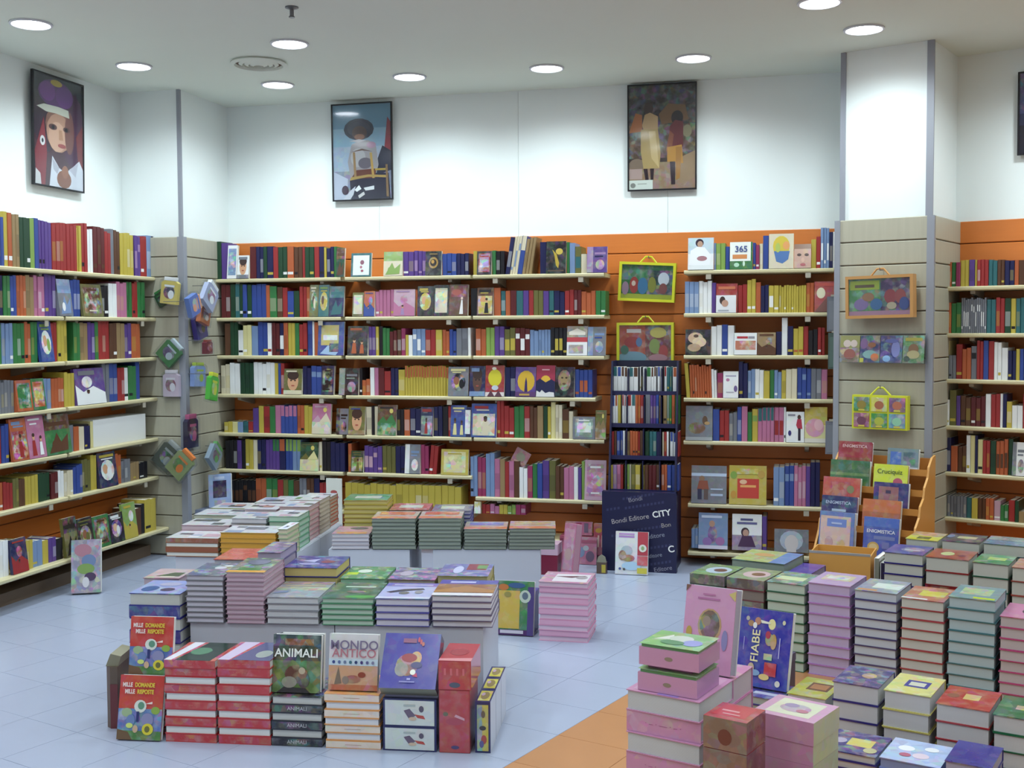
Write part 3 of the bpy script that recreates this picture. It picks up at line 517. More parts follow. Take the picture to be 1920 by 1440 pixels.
row('pillar', 0, C7, 110, '290 w/lb/w 96 F;305 lb 130;370 lg 132;400 b 150;560 g/w/o 124 F;580 b 126;605 m 140;630 c 132;670 b 76;845 c/y/b 66 F;965 tn/lp/br 140 F;1000 y 102;1030 r 82;1090 lb/w 24 n3;1115 db 52;1140 w')
row('pillar', 1, C7, 88, '185 lb 396;275 w 392;305 v 402;455 r/w/br 412 F;520 r;580 y 380;615 o 402;670 db 412;740 y/w 420;930 y n11;985 o 402;1140 r/c/o 398 F')
row('pillar', 2, C7, 92, '270 k/c/br 732 F;345 w 696;385 b;430 w;590 w/r/o 756 F;720 tn/br 752 F;760 db 740;800 w 648;840 db 702;910 y/o 706;945 r;1010 k 722;1060 r 712')
row('pillar', 3, C8, 82, '96 _;122 y 74 n1 L-4;270 o 84 n9 L-2;305 w 116 n2 L-2;345 m 140;450 w/gy/lp 132 F;510 db 66;560 lb 112;620 w;660 y 122;690 g;740 lb;770 y;845 c 112;940 b/lb 106;1010 gy 112;1050 p')
row('pillar', 4, C8, 92, '275 gy/br/c 366 F;320 b 382;385 r 392;440 gy 402;470 b 370;510 p 362;540 g 402;580 y/lg 382;640 p^t 372;690 p^t;755 p/r;770 w;895 w/db/r 406 F;1050 ly/p/lp 374 F')
row('pillar', 5, C8, 130, '370 gy/lb/br 772 F;385 _;640 y/r/lg 772 F;685 _;760 lb 776;825 b/lb 766;905 p/lp;935 v 770;1000 db 742')
row('pillar', 6, C8, 130, '178 lb 1190;378 lb/v/w 1092 F;405 _;608 w/v/gy 1100 F;640 v 1110;690 _;925 gy/c/lb 1202 F', zb=.12)
row('beyond', 0, C9, 1035, '1080 g 474;1115 o 470;1150 g/w;1185 m;1255 y 450;1300 v;1320 y;1410 r;1480 t 452;1540 br;1615 db;1650 o;1700 br;1760 g;1850 r')
row('beyond', 1, C9, 1040, '1115 o 792;1195 g;1395 gy/w 752 n13;1470 t 762;1540 r 752;1590 dg;1630 y 754 n1;1700 t 752;1850 g')
row('beyond', 2, C9, 1062, '1095 ly 1092;1150 gy 1210;1200 r 1122;1270 o 1146;1315 gy/k 1136;1370 r 1092;1410 b;1455 r;1515 w 1106;1565 w 1152;1630 db 1172;1660 y 1156;1720 b;1850 br')
row('beyond', 3, C10, 1000, '1040 w 192;1090 ol 122;1120 v 162;1200 br;1310 dr 172;1350 w 152;1420 r;1440 w;1470 db;1510 y 206;1590 w 242;1700 r 150')
row('beyond', 4, C10, 1005, '1050 db 482;1100 o 542;1165 br;1195 w 462;1230 ly;1250 db;1290 ly 492;1345 r 502;1390 dg;1480 o/br 492;1515 dg;1620 w/gy 522 F;1720 b')
row('beyond', 5, C10, 1020, '1165 gy 916 n6;1205 t 932;1250 y;1310 br;1370 o;1420 lp 952;1480 g 982;1530 r 952;1560 dg;1600 tn 1080;1720 b')
row('side', 0, C1, -60, '40 b 100;70 y 62;100 o 72;150 tn 86;235 dg 112;270 lg 116;300 b;340 v 132;390 v 142;450 r 152;580 r 156;620 y 172;665 r 142;705 w 192;790 dr/br 182;835 r 212;860 gy 196;905 br 202;1000 y 226;1018 _;1060 v/la 248;1110 r;1145 lb;1168 db', pitch=6.5)
row('side', 1, C1, -60, '30 db 542;80 g;130 b;200 o;265 tn;345 p;428 v 536;530 gy/w/lb 574 F;605 b 572;760 ol/br/c 612 F;820 k;880 w 602;960 p 592;1000 g;1040 r;1090 g', pitch=6.5)
row('side', 2, C1, -60, '20 g 902;100 lb;190 g;240 o 892;290 g;390 b/w/lg 892 F;440 r;515 y 874;560 _;610 g 892;670 tn;720 v;745 g;825 r 884;880 br 902;940 tn;990 v;1055 o', pitch=6.5)
row('side', 3, C1, -60, '110 gy 1330;230 o/g 1335 F;330 g/o/y 1322 F;390 lb 1312;485 o;560 y 1270;780 v/w/gy 1244 F;830 gy 1204;890 b;940 r 1232;970 w;1030 g 1222;1060 b 1194', pitch=6.5)
row('side', 4, C2, -40, '20 r 222;68 b 194;180 o/lb/r 164 F;300 p/w/r 144 F;470 g/y/br 138 F;505 gy 200;540 o 212;575 c;615 db 205', pitch=6.5)
row('side', 5, C2, -40, '30 o 592;90 r 582;130 ol 562;175 br;265 y 542;300 dg 526;350 dg;400 dr 520;440 w 508;500 c;560 b 470;620 ol 432;660 y 404;785 db/y/w 392 F;830 o;890 gy 430;950 tn 452;1005 k', pitch=6.5)
row('side', 6, C2, -40, '65 w 990;175 db/r/k 978 F;225 y 980;295 lb;335 y;385 v 952;430 k 962;520 ol/k 835 F;625 k/br/ol 838 F;735 g/br/dg 822 F;830 k/w/v 805 F;920 lg/y/w 735 F;960 br 765;985 k 735;1060 y 700', depth=.34, pitch=9)
# box of shelf tidies: long white tray with a round opening at its end, on the side wall
xa, _z = LEFT.at(172, 860, -.2); xb, _z = LEFT.at(270, 830, -.2)
t = thing('shelf_box', 'long white box lying on fifth shelf of side wall bay', 'box', LEFT.w(xa, -.215, SHZ[4]), LEFT.a)
b = MB(); b.box(0, 0, 0, xb-xa, .18, .175, 'w'); b.obj('box_body', M['print'], t)
b = MB(); b.box(-.03, .0, 0, -.001, .012, .17, 'ly'); b.box(-.03, .168, 0, -.001, .18, .17, 'ly'); b.box(-.03, .012, .155, -.001, .168, .17, 'ly'); b.obj('end_flap', M['print'], t)

# ------------------------------------------------------------------ black cardboard book tower between two bays
xa = BACK.at(1146, 800, -.33)[0]; xb = BACK.at(1272, 800, -.33)[0]
TW = Frame(BACK.w(xa, -.46, 0), 0.0); tw = xb-xa
zt = [TW.at(1210, v, 0)[1] for v in (684, 737, 798, 858, 921)]
t = thing('display_tower', 'black cardboard book tower with four tiers and CITY lettering on base', 'display stand', TW.w(0, 0, 0), 0)
for x0 in (0, tw-.012):
    b = MB(); b.prism([(0, 0), (.30, 0), (.30, zt[0]+.02), (.14, zt[0]+.02), (0, zt[4])], x0, x0+.012, 'x', '15163c'); b.obj('side_panel', M['print'], t)
b = MB(); b.box(0, .30, 0, tw, .31, zt[0]+.02, '10112e'); b.obj('back_panel', M['print'], t)
b = MB(); b.box(-.03, -.06, .0, tw+.01, -.045, zt[4], '17193f'); b.box(-.03, -.045, zt[4]-.02, tw+.01, 0, zt[4], '17193f'); b.box(-.03, -.045, 0, -.02, 0, zt[4], '17193f'); b.box(tw, -.045, 0, tw+.01, 0, zt[4], '17193f')
bp = b.obj('base_panel', M['print'], t)
FL = [(.5, .97, 'dim', 9), (.16, .80, 'dim', 4), (.58, .86, 'dim', 11), (.55, .55, 'dim', 11), (.2, .46, 'dim', 3), (.75, .33, 'dim', 8), (.75, .12, 'dim', 8)]
H4 = zt[4]; hw = tw+.04
for txt, a, c, s, col in (('CITY', .80, .74, .062, 'e6e8e6'), ('Bondi Editore', .38, .66, .05, 'a9a3a6'), ('Bondi', .45, .91, .045, '8c8a98'), ('Bon', .86, .60, .045, '9c9694'), ('Editore', .72, .46, .045, '8d92a4'), ('Editore', .70, .21, .04, '8d92a4'), ('C', .93, .30, .066, 'e6e8e6'), ('Editore', .82, .05, .045, '8c8a9c')):
    lettering(txt, bp, (-.03+a*hw, -.0605, c*H4), (math.pi/2, -math.radians(11), 0), s*.9, col, bold=.0012 if txt[0] == 'C' else 0)
b = MB()
for a, c, _, n in FL:
    for q in range(n):
        x = -.03+a*hw+(q-n/2)*.024; z = c*H4*.98+(q-n/2)*.0046; b.poly([(x, -.0602, z-.008), (x+.014, -.0602, z-.006), (x+.014, -.0602, z+.010), (x, -.0602, z+.008)], '34365c')
b.obj('faint_lettering', M['print'], bp)['kind'] = 'stuff'
yt = [.14, .10, .065, .03]
for k in range(4):
    b = MB(); b.box(.012, yt[k], zt[k+1]-.022, tw-.012, .30, zt[k+1], '12133a'); b.box(.012, yt[k]-.006, zt[k+1]-.022, tw-.012, yt[k], zt[k+1]+.006, '1b1c48'); b.obj('tier', M['print'], t)
    for q in (1, 2, 3):
        b = MB(); b.box(tw*q/4-.003, yt[k]+.005, zt[k+1], tw*q/4+.003, .30, zt[k]-.03, '14153c'); b.obj('divider', M['print'], t)
TSP = [(105, 's', '158 w^t 45;200 w^b;268 w^br;283 _;330 w^t;380 w^br;395 k;412 w;430 k;450 w;470 _;520 w^g;578 w^br;590 k;620 w^b;640 w^gy;662 k;690 w^r;720 t;745 t;755 _;800 w^o;822 w^o'),
       (80, 's', '105 w^v 345;130 w^b;160 w^o;195 y;205 k;230 w^r;250 w^r;262 _;310 w^r;352 w^t;378 o 345;405 o;440 r;458 _;512 gy 345;540 v;575 v;605 b;625 tn;650 _;690 tn;720 sg;745 g;780 o;820 g'),
       (90, 's', '120 r 735;150 br;185 b;215 b;240 w;258 _;290 tn 735;320 o;378 o;400 r;435 br;455 _;500 dg 740;540 t;580 t;620 db;640 _;660 c 745;690 r;712 w;725 k;795 w^b 745;825 r'),
       (85, 's', '108 y 1100;150 la;190 p;220 r;235 _;260 lg 1100;285 lg;305 c;350 ol;405 y;425 _;450 y 1100;490 br;530 dr;575 dr;615 br;630 _;665 o 1100;695 o;740 b;780 b;822 b')]
for k, (s0, _, sp) in enumerate(TSP):
    fr = TW.shift(yt[k]); BAYS['tower%d' % k] = (Frame(fr.P, 0), 0, 0, 'black book tower'); SHELVES[('tower%d' % k, k)] = zt[k+1]+.001
    row('tower%d' % k, k, C11, s0, sp.replace('345', str([345, 345, 345, 345][k])), depth=0.0, pitch=6.5)

# ------------------------------------------------------------------ hanging cases and packs
def case(fr, u0, u1, v0, v1, y, rim, label, shapes, tilt=0, bgc='g', hook=True, dep=.07):
    """flat carrying case with a printed window, a rim and a handle, hung on a hook"""
    x0, z1 = fr.at(u0, v0, y); x1, z0 = fr.at(u1, v1, y); W, H = x1-x0, z1-z0
    t = thing('toy_case', label, 'toy case', fr.w(x0, y, z0), fr.a); t.rotation_euler = (0, tilt, fr.a)
    k = .018; b = MB()
    for q in ((0, 0, W, k), (0, H-k, W, H), (0, k, k, H-k), (W-k, k, W, H-k)): b.box(q[0], 0, q[1], q[2], dep, q[3], rim)
    b.box(k, dep-.01, k, W-k, dep, H-k, rim); b.obj('rim', M['print'], t)
    b = MB(); b.box(k, .016, k, W-k, dep-.012, H-k, bgc); b.art(shapes, lambda a, c, L: (k+a*(W-2*k), .0158-L*.0004, k+c*(H-2*k))); b.obj('printed_insert', M['gloss'], t)
    b = MB(); b.box(k, .006, k, W-k, .007, H-k, 'w'); b.obj('clear_window', M['clear'], t)
    b = MB()
    for q in (-1, 1): b.tube((W/2+q*.055, dep/2, H), (W/2+q*.02, dep/2, H+.04), .006, rim)
    b.tube((W/2-.022, dep/2, H+.04), (W/2+.022, dep/2, H+.04), .006, rim); b.obj('handle', M['print'], t)
    if hook:
        b = MB(); b.tube((W/2, dep/2-.01, H+.03), (W/2, -y+.0, H+.036), .003, 'gy'); b.tube((W/2, dep/2-.01, H+.03), (W/2, dep/2-.012, H+.045), .003, 'gy'); b.obj('hook', M['chrome'], t)
case(BACK, 1158, 1264, 490, 562, -.115, 'c9cc2c', 'yellow-rimmed hanging case with green printed window, upper of two beside tower', [('r', 0, .55, 1, 1, '2f7a48', .3), ('r', .5, 0, 1, .85, '1e3a3a', .4), ('r', 0, 0, 1, .14, 'a9b030'), ('e', .25, .4, .09, .25, 'a83a30'), ('e', .24, .45, .04, .08, 'e0c8b0'), ('e', .42, .38, .1, .25, '3a78a0'), ('e', .6, .42, .08, .24, '8a8a30'), ('e', .82, .6, .11, .2, 'd8dce0'), ('e', .82, .32, .08, .16, '8a4a48'), ('e', .08, .3, .07, .2, 'a08090')], tilt=math.radians(3.0), bgc='g')
case(BACK, 1156, 1263, 605, 686, -.115, 'c4c634', 'yellow-rimmed hanging case with red printed window, lower one beside tower', [('r', 0, 0, .5, 1, 'b04a30', .3), ('r', .5, 0, 1, 1, '7a3a38', .5), ('e', .25, .15, .28, .16, '7aa0b0'), ('r', .14, .8, .42, .9, 'd8cfc8'), ('e', .25, .55, .16, .15, 'a03030'), ('e', .38, .55, .06, .12, '5a78a0'), ('e', .75, .8, .16, .14, 'c8b860'), ('e', .68, .45, .1, .2, '8a9a50'), ('e', .85, .3, .09, .18, 'b04040'), ('e', .75, .14, .18, .1, 'c08890'), ('e', .1, .35, .08, .12, '40705a')], bgc='r')
case(PIL, 1586, 1712, 519, 597, -.135, 'b98a52', 'tan wooden-rimmed hanging case with colourful window on broad pillar', [('r', 0, .1, .52, 1, '4a8a4a', .4), ('r', .52, .1, 1, 1, '4a2f5a', .5), ('r', .02, .7, .5, .95, 'a8b838'), ('r', .1, .76, .42, .84, '6a5030'), ('r', 0, 0, 1, .12, 'b08098'), ('e', .2, .3, .12, .16, '8a70a0'), ('e', .45, .3, .1, .16, '3a6a9a'), ('e', .32, .5, .1, .12, 'a0704a'), ('e', .68, .5, .1, .2, '9a3a40'), ('e', .84, .5, .09, .2, 'a04a48'), ('e', .7, .25, .08, .1, 'c0b090'), ('e', .9, .3, .08, .18, '3a4a8a')], tilt=math.radians(-1), bgc='v')
# six-window yellow box
x0, z1 = PIL.at(1597, 740, -.12); x1, z0 = PIL.at(1700, 808, -.12); W, H = x1-x0, z1-z0
t = thing('game_box', 'bright yellow box with six picture windows hanging on broad pillar', 'toy case', PIL.w(x0, -.12, z0), PIL.a)
b = MB(); b.box(0, .008, 0, W, .06, H, 'c8cc30'); b.obj('box_body', M['print'], t)
cc = [('8a4a5a', '6a3a50'), ('3f8a40', 'a8b040'), ('4a80a0', '8ac0a0'), ('3f8040', '8a7a30'), ('c8c848', 'a06040'), ('6a4a70', 'b06a50')]
for q in range(6):
    a, c = q % 3, q//3; px, pz = .012+a*(W-.012)/3, .012+c*(H-.012)/2; pw, ph = (W-.012)/3-.012, (H-.012)/2-.012
    b = MB(); b.box(px, .003, pz, px+pw, .009, pz+ph, cc[q][0], .5); b.art([('e', .5, .45, .3, .3, cc[q][1]), ('r', .3, .02, .7, .14, 'c8b848')], lambda a_, b_, L: (px+a_*pw, .0028-L*.0003, pz+b_*ph)); b.obj('picture_window', M['gloss'], t)
b = MB()
for q in (-1, 1): b.tube((W/2+q*.06, .03, H), (W/2+q*.015, .03, H+.045), .006, 'c8cc30')
b.tube((W/2-.017, .03, H+.045), (W/2+.017, .03, H+.045), .006, 'c8cc30'); b.obj('handle', M['print'], t)
b = MB(); b.tube((W/2, .02, H+.04), (W/2, .12, H+.05), .003, 'gy'); b.tube((W/2, .02, H+.04), (W/2, .018, H+.06), .003, 'gy'); b.obj('hook', M['chrome'], t)
# row of four booklets in a clear ledge on the broad pillar
sx0, sz0 = PIL.at(1575, 679, -.085); sx1, _ = PIL.at(1735, 679, -.085)
t = thing('acrylic_ledge', 'clear acrylic ledge holding four booklets on broad pillar', 'display ledge', PIL.w(sx0, -.106, sz0-.004), PIL.a)
b = MB(); b.box(0, 0, 0, sx1-sx0, .058, .003, 'w'); b.box(0, 0, .003, sx1-sx0, .003, .035, 'w'); b.box(0, .055, .003, sx1-sx0, .058, .18, 'w'); b.obj('ledge_tray', M['clear'], t)
for q, (ua, ub, c, sh, nm) in enumerate([(1576, 1612, '7a6a48', [('r', 0, .55, 1, 1, '8a8a50'), ('e', .35, .7, .2, .14, 'c8b8b0'), ('e', .7, .7, .18, .14, 'c8b8b0'), ('e', .5, .3, .3, .2, '8a5048')], 'brown'),
    (1613, 1650, '2f3a6a', [('e', .5, .3, .35, .16, '7aa0a0'), ('e', .75, .2, .2, .14, 'c07048'), ('e', .2, .7, .18, .2, '7a5a8a'), ('e', .6, .65, .2, .1, '8a5a40'), ('r', .0, .0, .2, .16, 'c8c040')], 'navy and orange'),
    (1651, 1692, '26306e', [('e', .7, .5, .2, .3, '7a80b8'), ('e', .3, .15, .18, .12, '8ab0d8'), ('e', .5, .8, .3, .08, '5a60a0')], 'deep blue'),
    (1693, 1733, '4a7a48', [('r', .1, .8, .9, .92, 'a09a40'), ('e', .5, .5, .24, .2, '7a5a40'), ('e', .5, .3, .3, .16, 'a09870'), ('e', .2, .15, .14, .1, '3a4a40')], 'green')]):
    xa, _ = PIL.at(ua, 679, -.08); xb, _ = PIL.at(ub, 679, -.08); _, zq = PIL.at((ua+ub)/2, 629, -.06); h = zq-sz0
    b = MB(); b.box(0, 0, 0, xb-xa, .008, h, c, .4); b.art(sh, up_fn(xb-xa, h))
    tag(b.obj('booklet', M['gloss'], None, PIL.w(xa, -.096, sz0+.001), (-math.radians(8), 0, PIL.a)), nm+' picture booklet in clear ledge on broad pillar', 'booklet', 'booklets on the pillar ledge')
# grey hanging folders at the shelf end by the broad pillar
for (ua, ub, va, vb, c, nm) in ((1551, 1578, 556, 622, '6f7480', 'plain grey'), (1553, 1578, 624, 692, '4c5f5a', 'dark grey-green'), (1548, 1574, 790, 852, '767a88', 'pale grey')):
    x0, z1 = BACK.at(ua, va, -.33); x1, z0 = BACK.at(ub, vb, -.33); W, H = x1-x0, z1-z0
    t = thing('hanging_folder', nm+' cardboard folder hanging at shelf end by broad pillar', 'folder', BACK.w(x0, -.33, z0))
    b = MB(); b.box(0, 0, 0, W, .035, H, c); b.box(W*.1, -.004, H*.05, W*.9, 0, H*.88, '7d828c' if c != '4c5f5a' else '5a706a'); b.obj('folder_body', M['print'], t)
    b = MB(); b.box(W*.25, -.006, H, W*.85, .036, H+.012, 'd8dce4'); b.obj('clip', M['bracket'], t)
# bagged soft toys and booklets on hooks, corner pillar
def bag(fr, u, v, s, y, ang, c0, c1, c2, label, asp=1.0):
    x, z = fr.at(u, v, y); w_ = s; h_ = s*asp
    t = thing('hanging_packet', label, 'toy packet', fr.w(x, y, z), fr.a, 'packets hanging on the corner pillar')
    t.rotation_euler = (0, ang, fr.a)
    b = MB(); n = 10
    pts = [(-w_/2, -h_/2), (w_/2, -h_/2), (w_/2, h_/2*.8), (w_*.32, h_/2), (-w_*.32, h_/2), (-w_/2, h_/2*.8)]
    b.prism([(p[0]*.86, p[1]*.86) for p in pts], 0, .035, 'y', c0); b.art([('e', .5, .5, .34, .3, c1, .4), ('e', .62, .4, .18, .2, c2), ('r', .2, .74, .8, .84, c2)], lambda a, c, L: ((a-.5)*w_*.86, -.0006-L*.0004, (c-.5)*h_*.8)); b.obj('contents', M['print'], t)
    b = MB(); b.prism(pts, -.008, .043, 'y', 'w'); b.obj('clear_bag', M['clear'], t)
    b = MB(); b.box(-w_*.3, .0, h_*.42, w_*.3, .03, h_*.56, c2); b.obj('header_card', M['print'], t)
    ca, sa = math.cos(ang), math.sin(ang)
    b = MB(); b.tube((0, .012, h_*.52), (0, -y-.0, h_*.52), .0025, 'gy', 5); b.obj('hook', M['chrome'], t)
P1, P2 = PLF, PLS
bag(P1, 317, 548, .15, -0.13, .12, 'c8b868', '3a3a4a', 'd8dce0', 'clear packet with yellow striped contents hanging on corner pillar', 1.25)
bag(P1, 302, 560, .10, -0.072, -.5, '2c4a34', '22303a', '3a7a44', 'small dark green packet hanging beside the yellow striped packet', 1.1)
bag(P2, 396, 556, .19, -0.21, .65, 'a8b0cc', '8a6a80', 'e0e6ea', 'six-sided clear packet with pale blue contents on corner pillar side', 1.0)
bag(P2, 366, 572, .16, -0.28, 1.2, '5a78b8', 'a8a0c0', 'd8a080', 'blue packet lying aslant below the six-sided clear packet', .9)
bag(P2, 386, 592, .15, -0.145, .3, 'b8704a', '8a6a60', 'd8c8c0', 'orange-brown packet hanging below the blue aslant packet', .9)
bag(P2, 378, 612, .17, -0.078, -.25, '3d2f7a', '6a50a0', '5a4a30', 'deep violet packet hanging on the corner pillar side', 1.2)
bag(P1, 316, 662, .17, -0.075, .78, '4a7a50', '5a5070', 'a8b8c0', 'green diamond-hung packet on the corner pillar front', 1.0)
bag(P1, 320, 722, .14, -0.072, 0, 'c8b8c8', '8a5a70', 'd8d4dc', 'pale packet with violet figure hanging on the corner pillar front', 1.35)
bag(P2, 375, 705, .18, -0.075, .04, '8aa0d0', '90a8c8', 'a8c050', 'light blue and lime booklet packet on the corner pillar side', .95)
bag(P2, 402, 728, .13, -0.25, .2, '4fae40', 'a8c840', 'c8d040', 'bright green packet hanging at the corner pillar side', 1.5)
bag(P2, 393, 652, .10, -0.20, 0, '6a3038', '9a6060', '8a4a40', 'small maroon packet hanging on the corner pillar side', 1.0)
bag(P2, 362, 812, .17, -0.072, 0, '2a2440', '5a2440', 'b05a80', 'dark plum packet with pink header on the corner pillar side', 1.4)
bag(P2, 405, 855, .17, -0.15, .75, '8a9aa8', '70506a', '5a9a58', 'silvery diamond-hung packet on the corner pillar side', 1.0)
bag(P1, 312, 858, .19, -0.075, .7, '5a6058', '3a4a38', '9aa0a0', 'dark grey diamond-hung packet on the corner pillar front', 1.1)
bag(P1, 336, 872, .17, -0.145, .75, '88966a', '5a7a48', 'd07a40', 'sage packet with orange edge hung aslant on the corner pillar', 1.2)

# ------------------------------------------------------------------ stacks of books
def lying(w, d, h, cov, pat, pg='e2e4e4', hard=True, art=None, soft=False, busy=0.0, tex=None):
    """book lying flat: cover (boards + spine) and page block; pat tells which side shows at the front: S spine, P pages, L spine at the left, R spine at the right"""
    t = min(.003, h*.12) if hard else min(.0012, h*.06); e = .004 if hard else .001
    b = MB(); b.box(0, 0, 0, w, d, t, cov); b.box(0, 0, h-t, w, d, h, cov, busy)
    if pat == 'S': b.box(0, 0, t, w, t, h-t, tex or cov, .22); pb = (e, t, w-e, d-e)
    elif pat == 'P': b.box(0, d-t, t, w, d, h-t, cov); pb = (e, e, w-e, d-t)
    elif pat == 'L': b.box(0, 0, t, t, d, h-t, cov); pb = (t, e, w-e, d-e)
    else: b.box(w-t, 0, t, w, d, h-t, cov); pb = (e, e, w-t, d-e)
    if art: b.art(art, top_fn(w, d, h))
    p = MB(); p.box(pb[0], pb[1], t, pb[2], pb[3], h-t, pg)
    return b, p
STK = []
NTH = ['topmost', 'second', 'third', 'fourth', 'fifth', 'sixth', 'seventh', 'eighth', 'ninth', 'tenth', 'eleventh']
class Row:
    """a straight row of stacks; P = a point of its front edge on the base, a = direction"""
    def __init__(s, P, a): s.f = Frame(P, a); s.z = s.f.P.z
    def stack(s, u0, u1, vt, n, cov, pat, dep, lab, toplab, art=None, pg='e2e4e4', hard=True, y=0.0, h=None, jit=.0026, group=None, spine_txt=None, tcov=None, busy=.35, mt='gloss', base=0.0, rot=0, spc=None, tpg=None, vis=99):
        f = s.f; s.vref = vm = getattr(s, 'vref', vt); x0 = f.at(u0, vm, y)[0]; x1 = f.at(u1, vm, y)[0]; z1 = f.at((u0+u1)/2, vt, y)[1]
        W = x1-x0-.006; H = (h if h else z1-base); th = H/n; rng = random.Random(lab); group = group or ('stack of '+lab)
        cache = {}
        for i in range(n):
            pt = pat[(n-1-i) % len(pat)]; top = i == n-1
            if top or pt not in cache:
                b, p = lying(W, dep, th-.0004, C(tcov or cov) if top else C(cov), pt, tpg if (top and tpg) else pg, hard, art if top else None, busy=busy if top else 0, tex=spc)
                cv = b.mesh('cover', M[mt]); pm = p.mesh('pages', M['pages'])
                if not top: cache[pt] = (cv, pm)
            else: cv, pm = cache[pt]
            a = rng.uniform(-1, 1)*jit*2.4; jx, jy = rng.uniform(-jit, jit), rng.uniform(-.2, 1)*jit*1.6
            Pw = f.w(x0+.003+jx, y+jy, base+i*th); zz = FW.dot(Pw-CAM)
            STK.append(((W*th+(W*dep*.35 if top else 0))*(F_PX/zz)**2*(1 if i >= n-vis else .05), cv, pm, Pw, f.a+a+rot, toplab if top else '%s, %s from top' % (lab, NTH[n-1-i]), group, (spine_txt, W, th) if spine_txt and pt == 'S' else None))
        return f.w(x0, y, base+H), W, x0, H
def upright(P, a, w, h, th, cov, shapes, label, lean=10, group=None, name='display_book', busy=.2, back='w', roll=0, edge='e4e4e0'):
    """hardcover standing face-out: cover boards, spine and page block, leaning back"""
    b = MB(); t = .003
    b.box(0, 0, 0, w, t, h, cov); b.box(0, th-t, 0, w, th, h, back); b.box(0, t, 0, t, th-t, h, cov)
    b.poly([(0, -.0003, 0), (w, -.0003, 0), (w, -.0003, h), (0, -.0003, h)], cov, busy); b.art(shapes, up_fn(w, h))
    o = b.obj(name, M['gloss'], None, Vector(P)+Vector((0, 0, th*math.sin(math.radians(lean)))), (-math.radians(lean), roll, a)); tag(o, label, 'book', group)
    p = MB(); p.box(t, t, .003, w-.003, th-t, h-.003, edge); p.obj('pages', M['pages'], o); return o
rad = math.radians
# ---- centre: front row standing on the floor
FR = Row((-2.405, 3.931, 0), rad(7.3))
red_sp = 'c23a34'
for k, (ua, ub, art, nm) in enumerate([(306, 404, [('p', [(0, 0), (.14, 0), (.34, 1), (.12, 1)], 'dcdce8'), ('p', [(.2, 0), (.9, 0), (1, 1), (.42, 1)], '24382f'), ('e', .5, .5, .2, .2, '4f7f60')], 'dark green photo cover'),
                                      (405, 506, [('p', [(0, 0), (.22, 0), (.4, 1), (.1, 1)], 'c8bcd8'), ('p', [(.25, 0), (1, 0), (1, 1), (.5, 1)], '555a80'), ('e', .75, .35, .15, .2, '9aa4a0')], 'grey-blue photo cover')]):
    FR.stack(ua, ub, 1238, 10, 'b62f33', 'SSPSPSPSPS', .25, 'red-spined hardcover in stack under the %s' % nm, 'top red-spined hardcover with %s, floor stack' % nm, art=art, spine_txt=('·  ·–··  –·–  ·', 'd08a6a', .45, .4), spc='b8343a', tpg='e8ecec')
topA, WA, xA, HA = FR.stack(506, 604, 1306, 6, '23222e', 'PSPSPS', .25, 'black-spined ANIMALI hardcover in floor stack', 'topmost flat ANIMALI hardcover under the standing one', spine_txt=('ANIMALI', 'b9b9bd', .5, .62), pg='c9cac8')
topM, WM, xM, HM = FR.stack(606, 712, 1302, 7, 'd99a5c', 'SPSPSPS', .25, 'white and orange-spined history hardcover in floor stack', 'topmost white and orange-spined history hardcover, floor stack', spine_txt=('–––––––', 'a86a3c', .5, .6), pg='dfe2ea', spc='e3d3c4')
FRf = FR.f
def stand_on(x0, y, z, ut0, ut1, vt, th, cov, shapes, label, lean, fr=None, **k):
    fr = fr or FRf; xa = fr.at(ut0, vt, y)[0]; xb = fr.at(ut1, vt, y)[0]; h = (fr.at((ut0+ut1)/2, vt, y+.05)[1]-z)/math.cos(rad(lean))
    return upright(fr.w(xa, y, z), fr.a, xb-xa, h, th, cov, shapes, label, lean, **k), xb-xa, h
o, w_, h_ = stand_on(xA, .03, HA+.001, 508, 598, 1190, .028, '2c3626', [('r', 0, 0, 1, .55, '4f6a2e', .25), ('r', 0, .8, 1, 1, '33454a', .3), ('r', .25, .82, .85, .93, '7a4a28', .5), ('p', [(.1, 0), (.25, .1), (.7, .08), (.8, 0)], '2a2428'), ('e', .5, .32, .24, .16, '5a3226', .4), ('e', .36, .18, .16, .1, '8a8478', .3), ('e', .66, .22, .12, .14, '46343a', .3), ('e', .62, .38, .07, .06, 'b8a890')],
    'ANIMALI book standing upright on its stack, green animal cover', 9)
lettering('ANIMALI', o, (w_*.5, -.006, h_*.68), (math.pi/2, 0, 0), w_*.235, 'e8ece6', 'title', .0008)
_, w2, h2 = stand_on(xA, .075, HA+.001, 522, 604, 1186, .03, '24383a', [('r', 0, .85, 1, 1, '2f5060')], 'dark hardcover standing behind the upright ANIMALI book', 6)
o, w_, h_ = stand_on(xM, .03, HM+.001, 614, 706, 1189, .03, 'd8d6da', [('r', 0, 0, 1, .44, 'c99a78', .2), ('r', 0, 0, 1, .1, 'b0603c', .2), ('r', 0, .44, 1, .56, 'c4d6e2'), ('p', [(.12, .1), (.2, .42), (.27, .12)], '7a6a5c'), ('e', .5, .2, .16, .07, '9a5a4a', .3), ('e', .68, .28, .08, .05, '8a3c2c'), ('e', .35, .18, .07, .07, '8a7a70')]
    + [('e', .1+.115*q, .5, .03, .03, ('3a4a8a', '5a6a9a', '6a7a9a', '3a6a7a', '2a3a6a', '3a2a6a', '5a5a8a', '7a7a9a')[q]) for q in range(8)], 'MONDO ANTICO book standing upright on its white stack', 9)
lettering('MONDO', o, (w_*.52, -.007, h_*.80), (math.pi/2, 0, 0), w_*.25, '756a88', 'title', .0005); lettering('ANTICO', o, (w_*.52, -.007, h_*.655), (math.pi/2, 0, 0), w_*.235, 'b0707c', 'title', .0005)
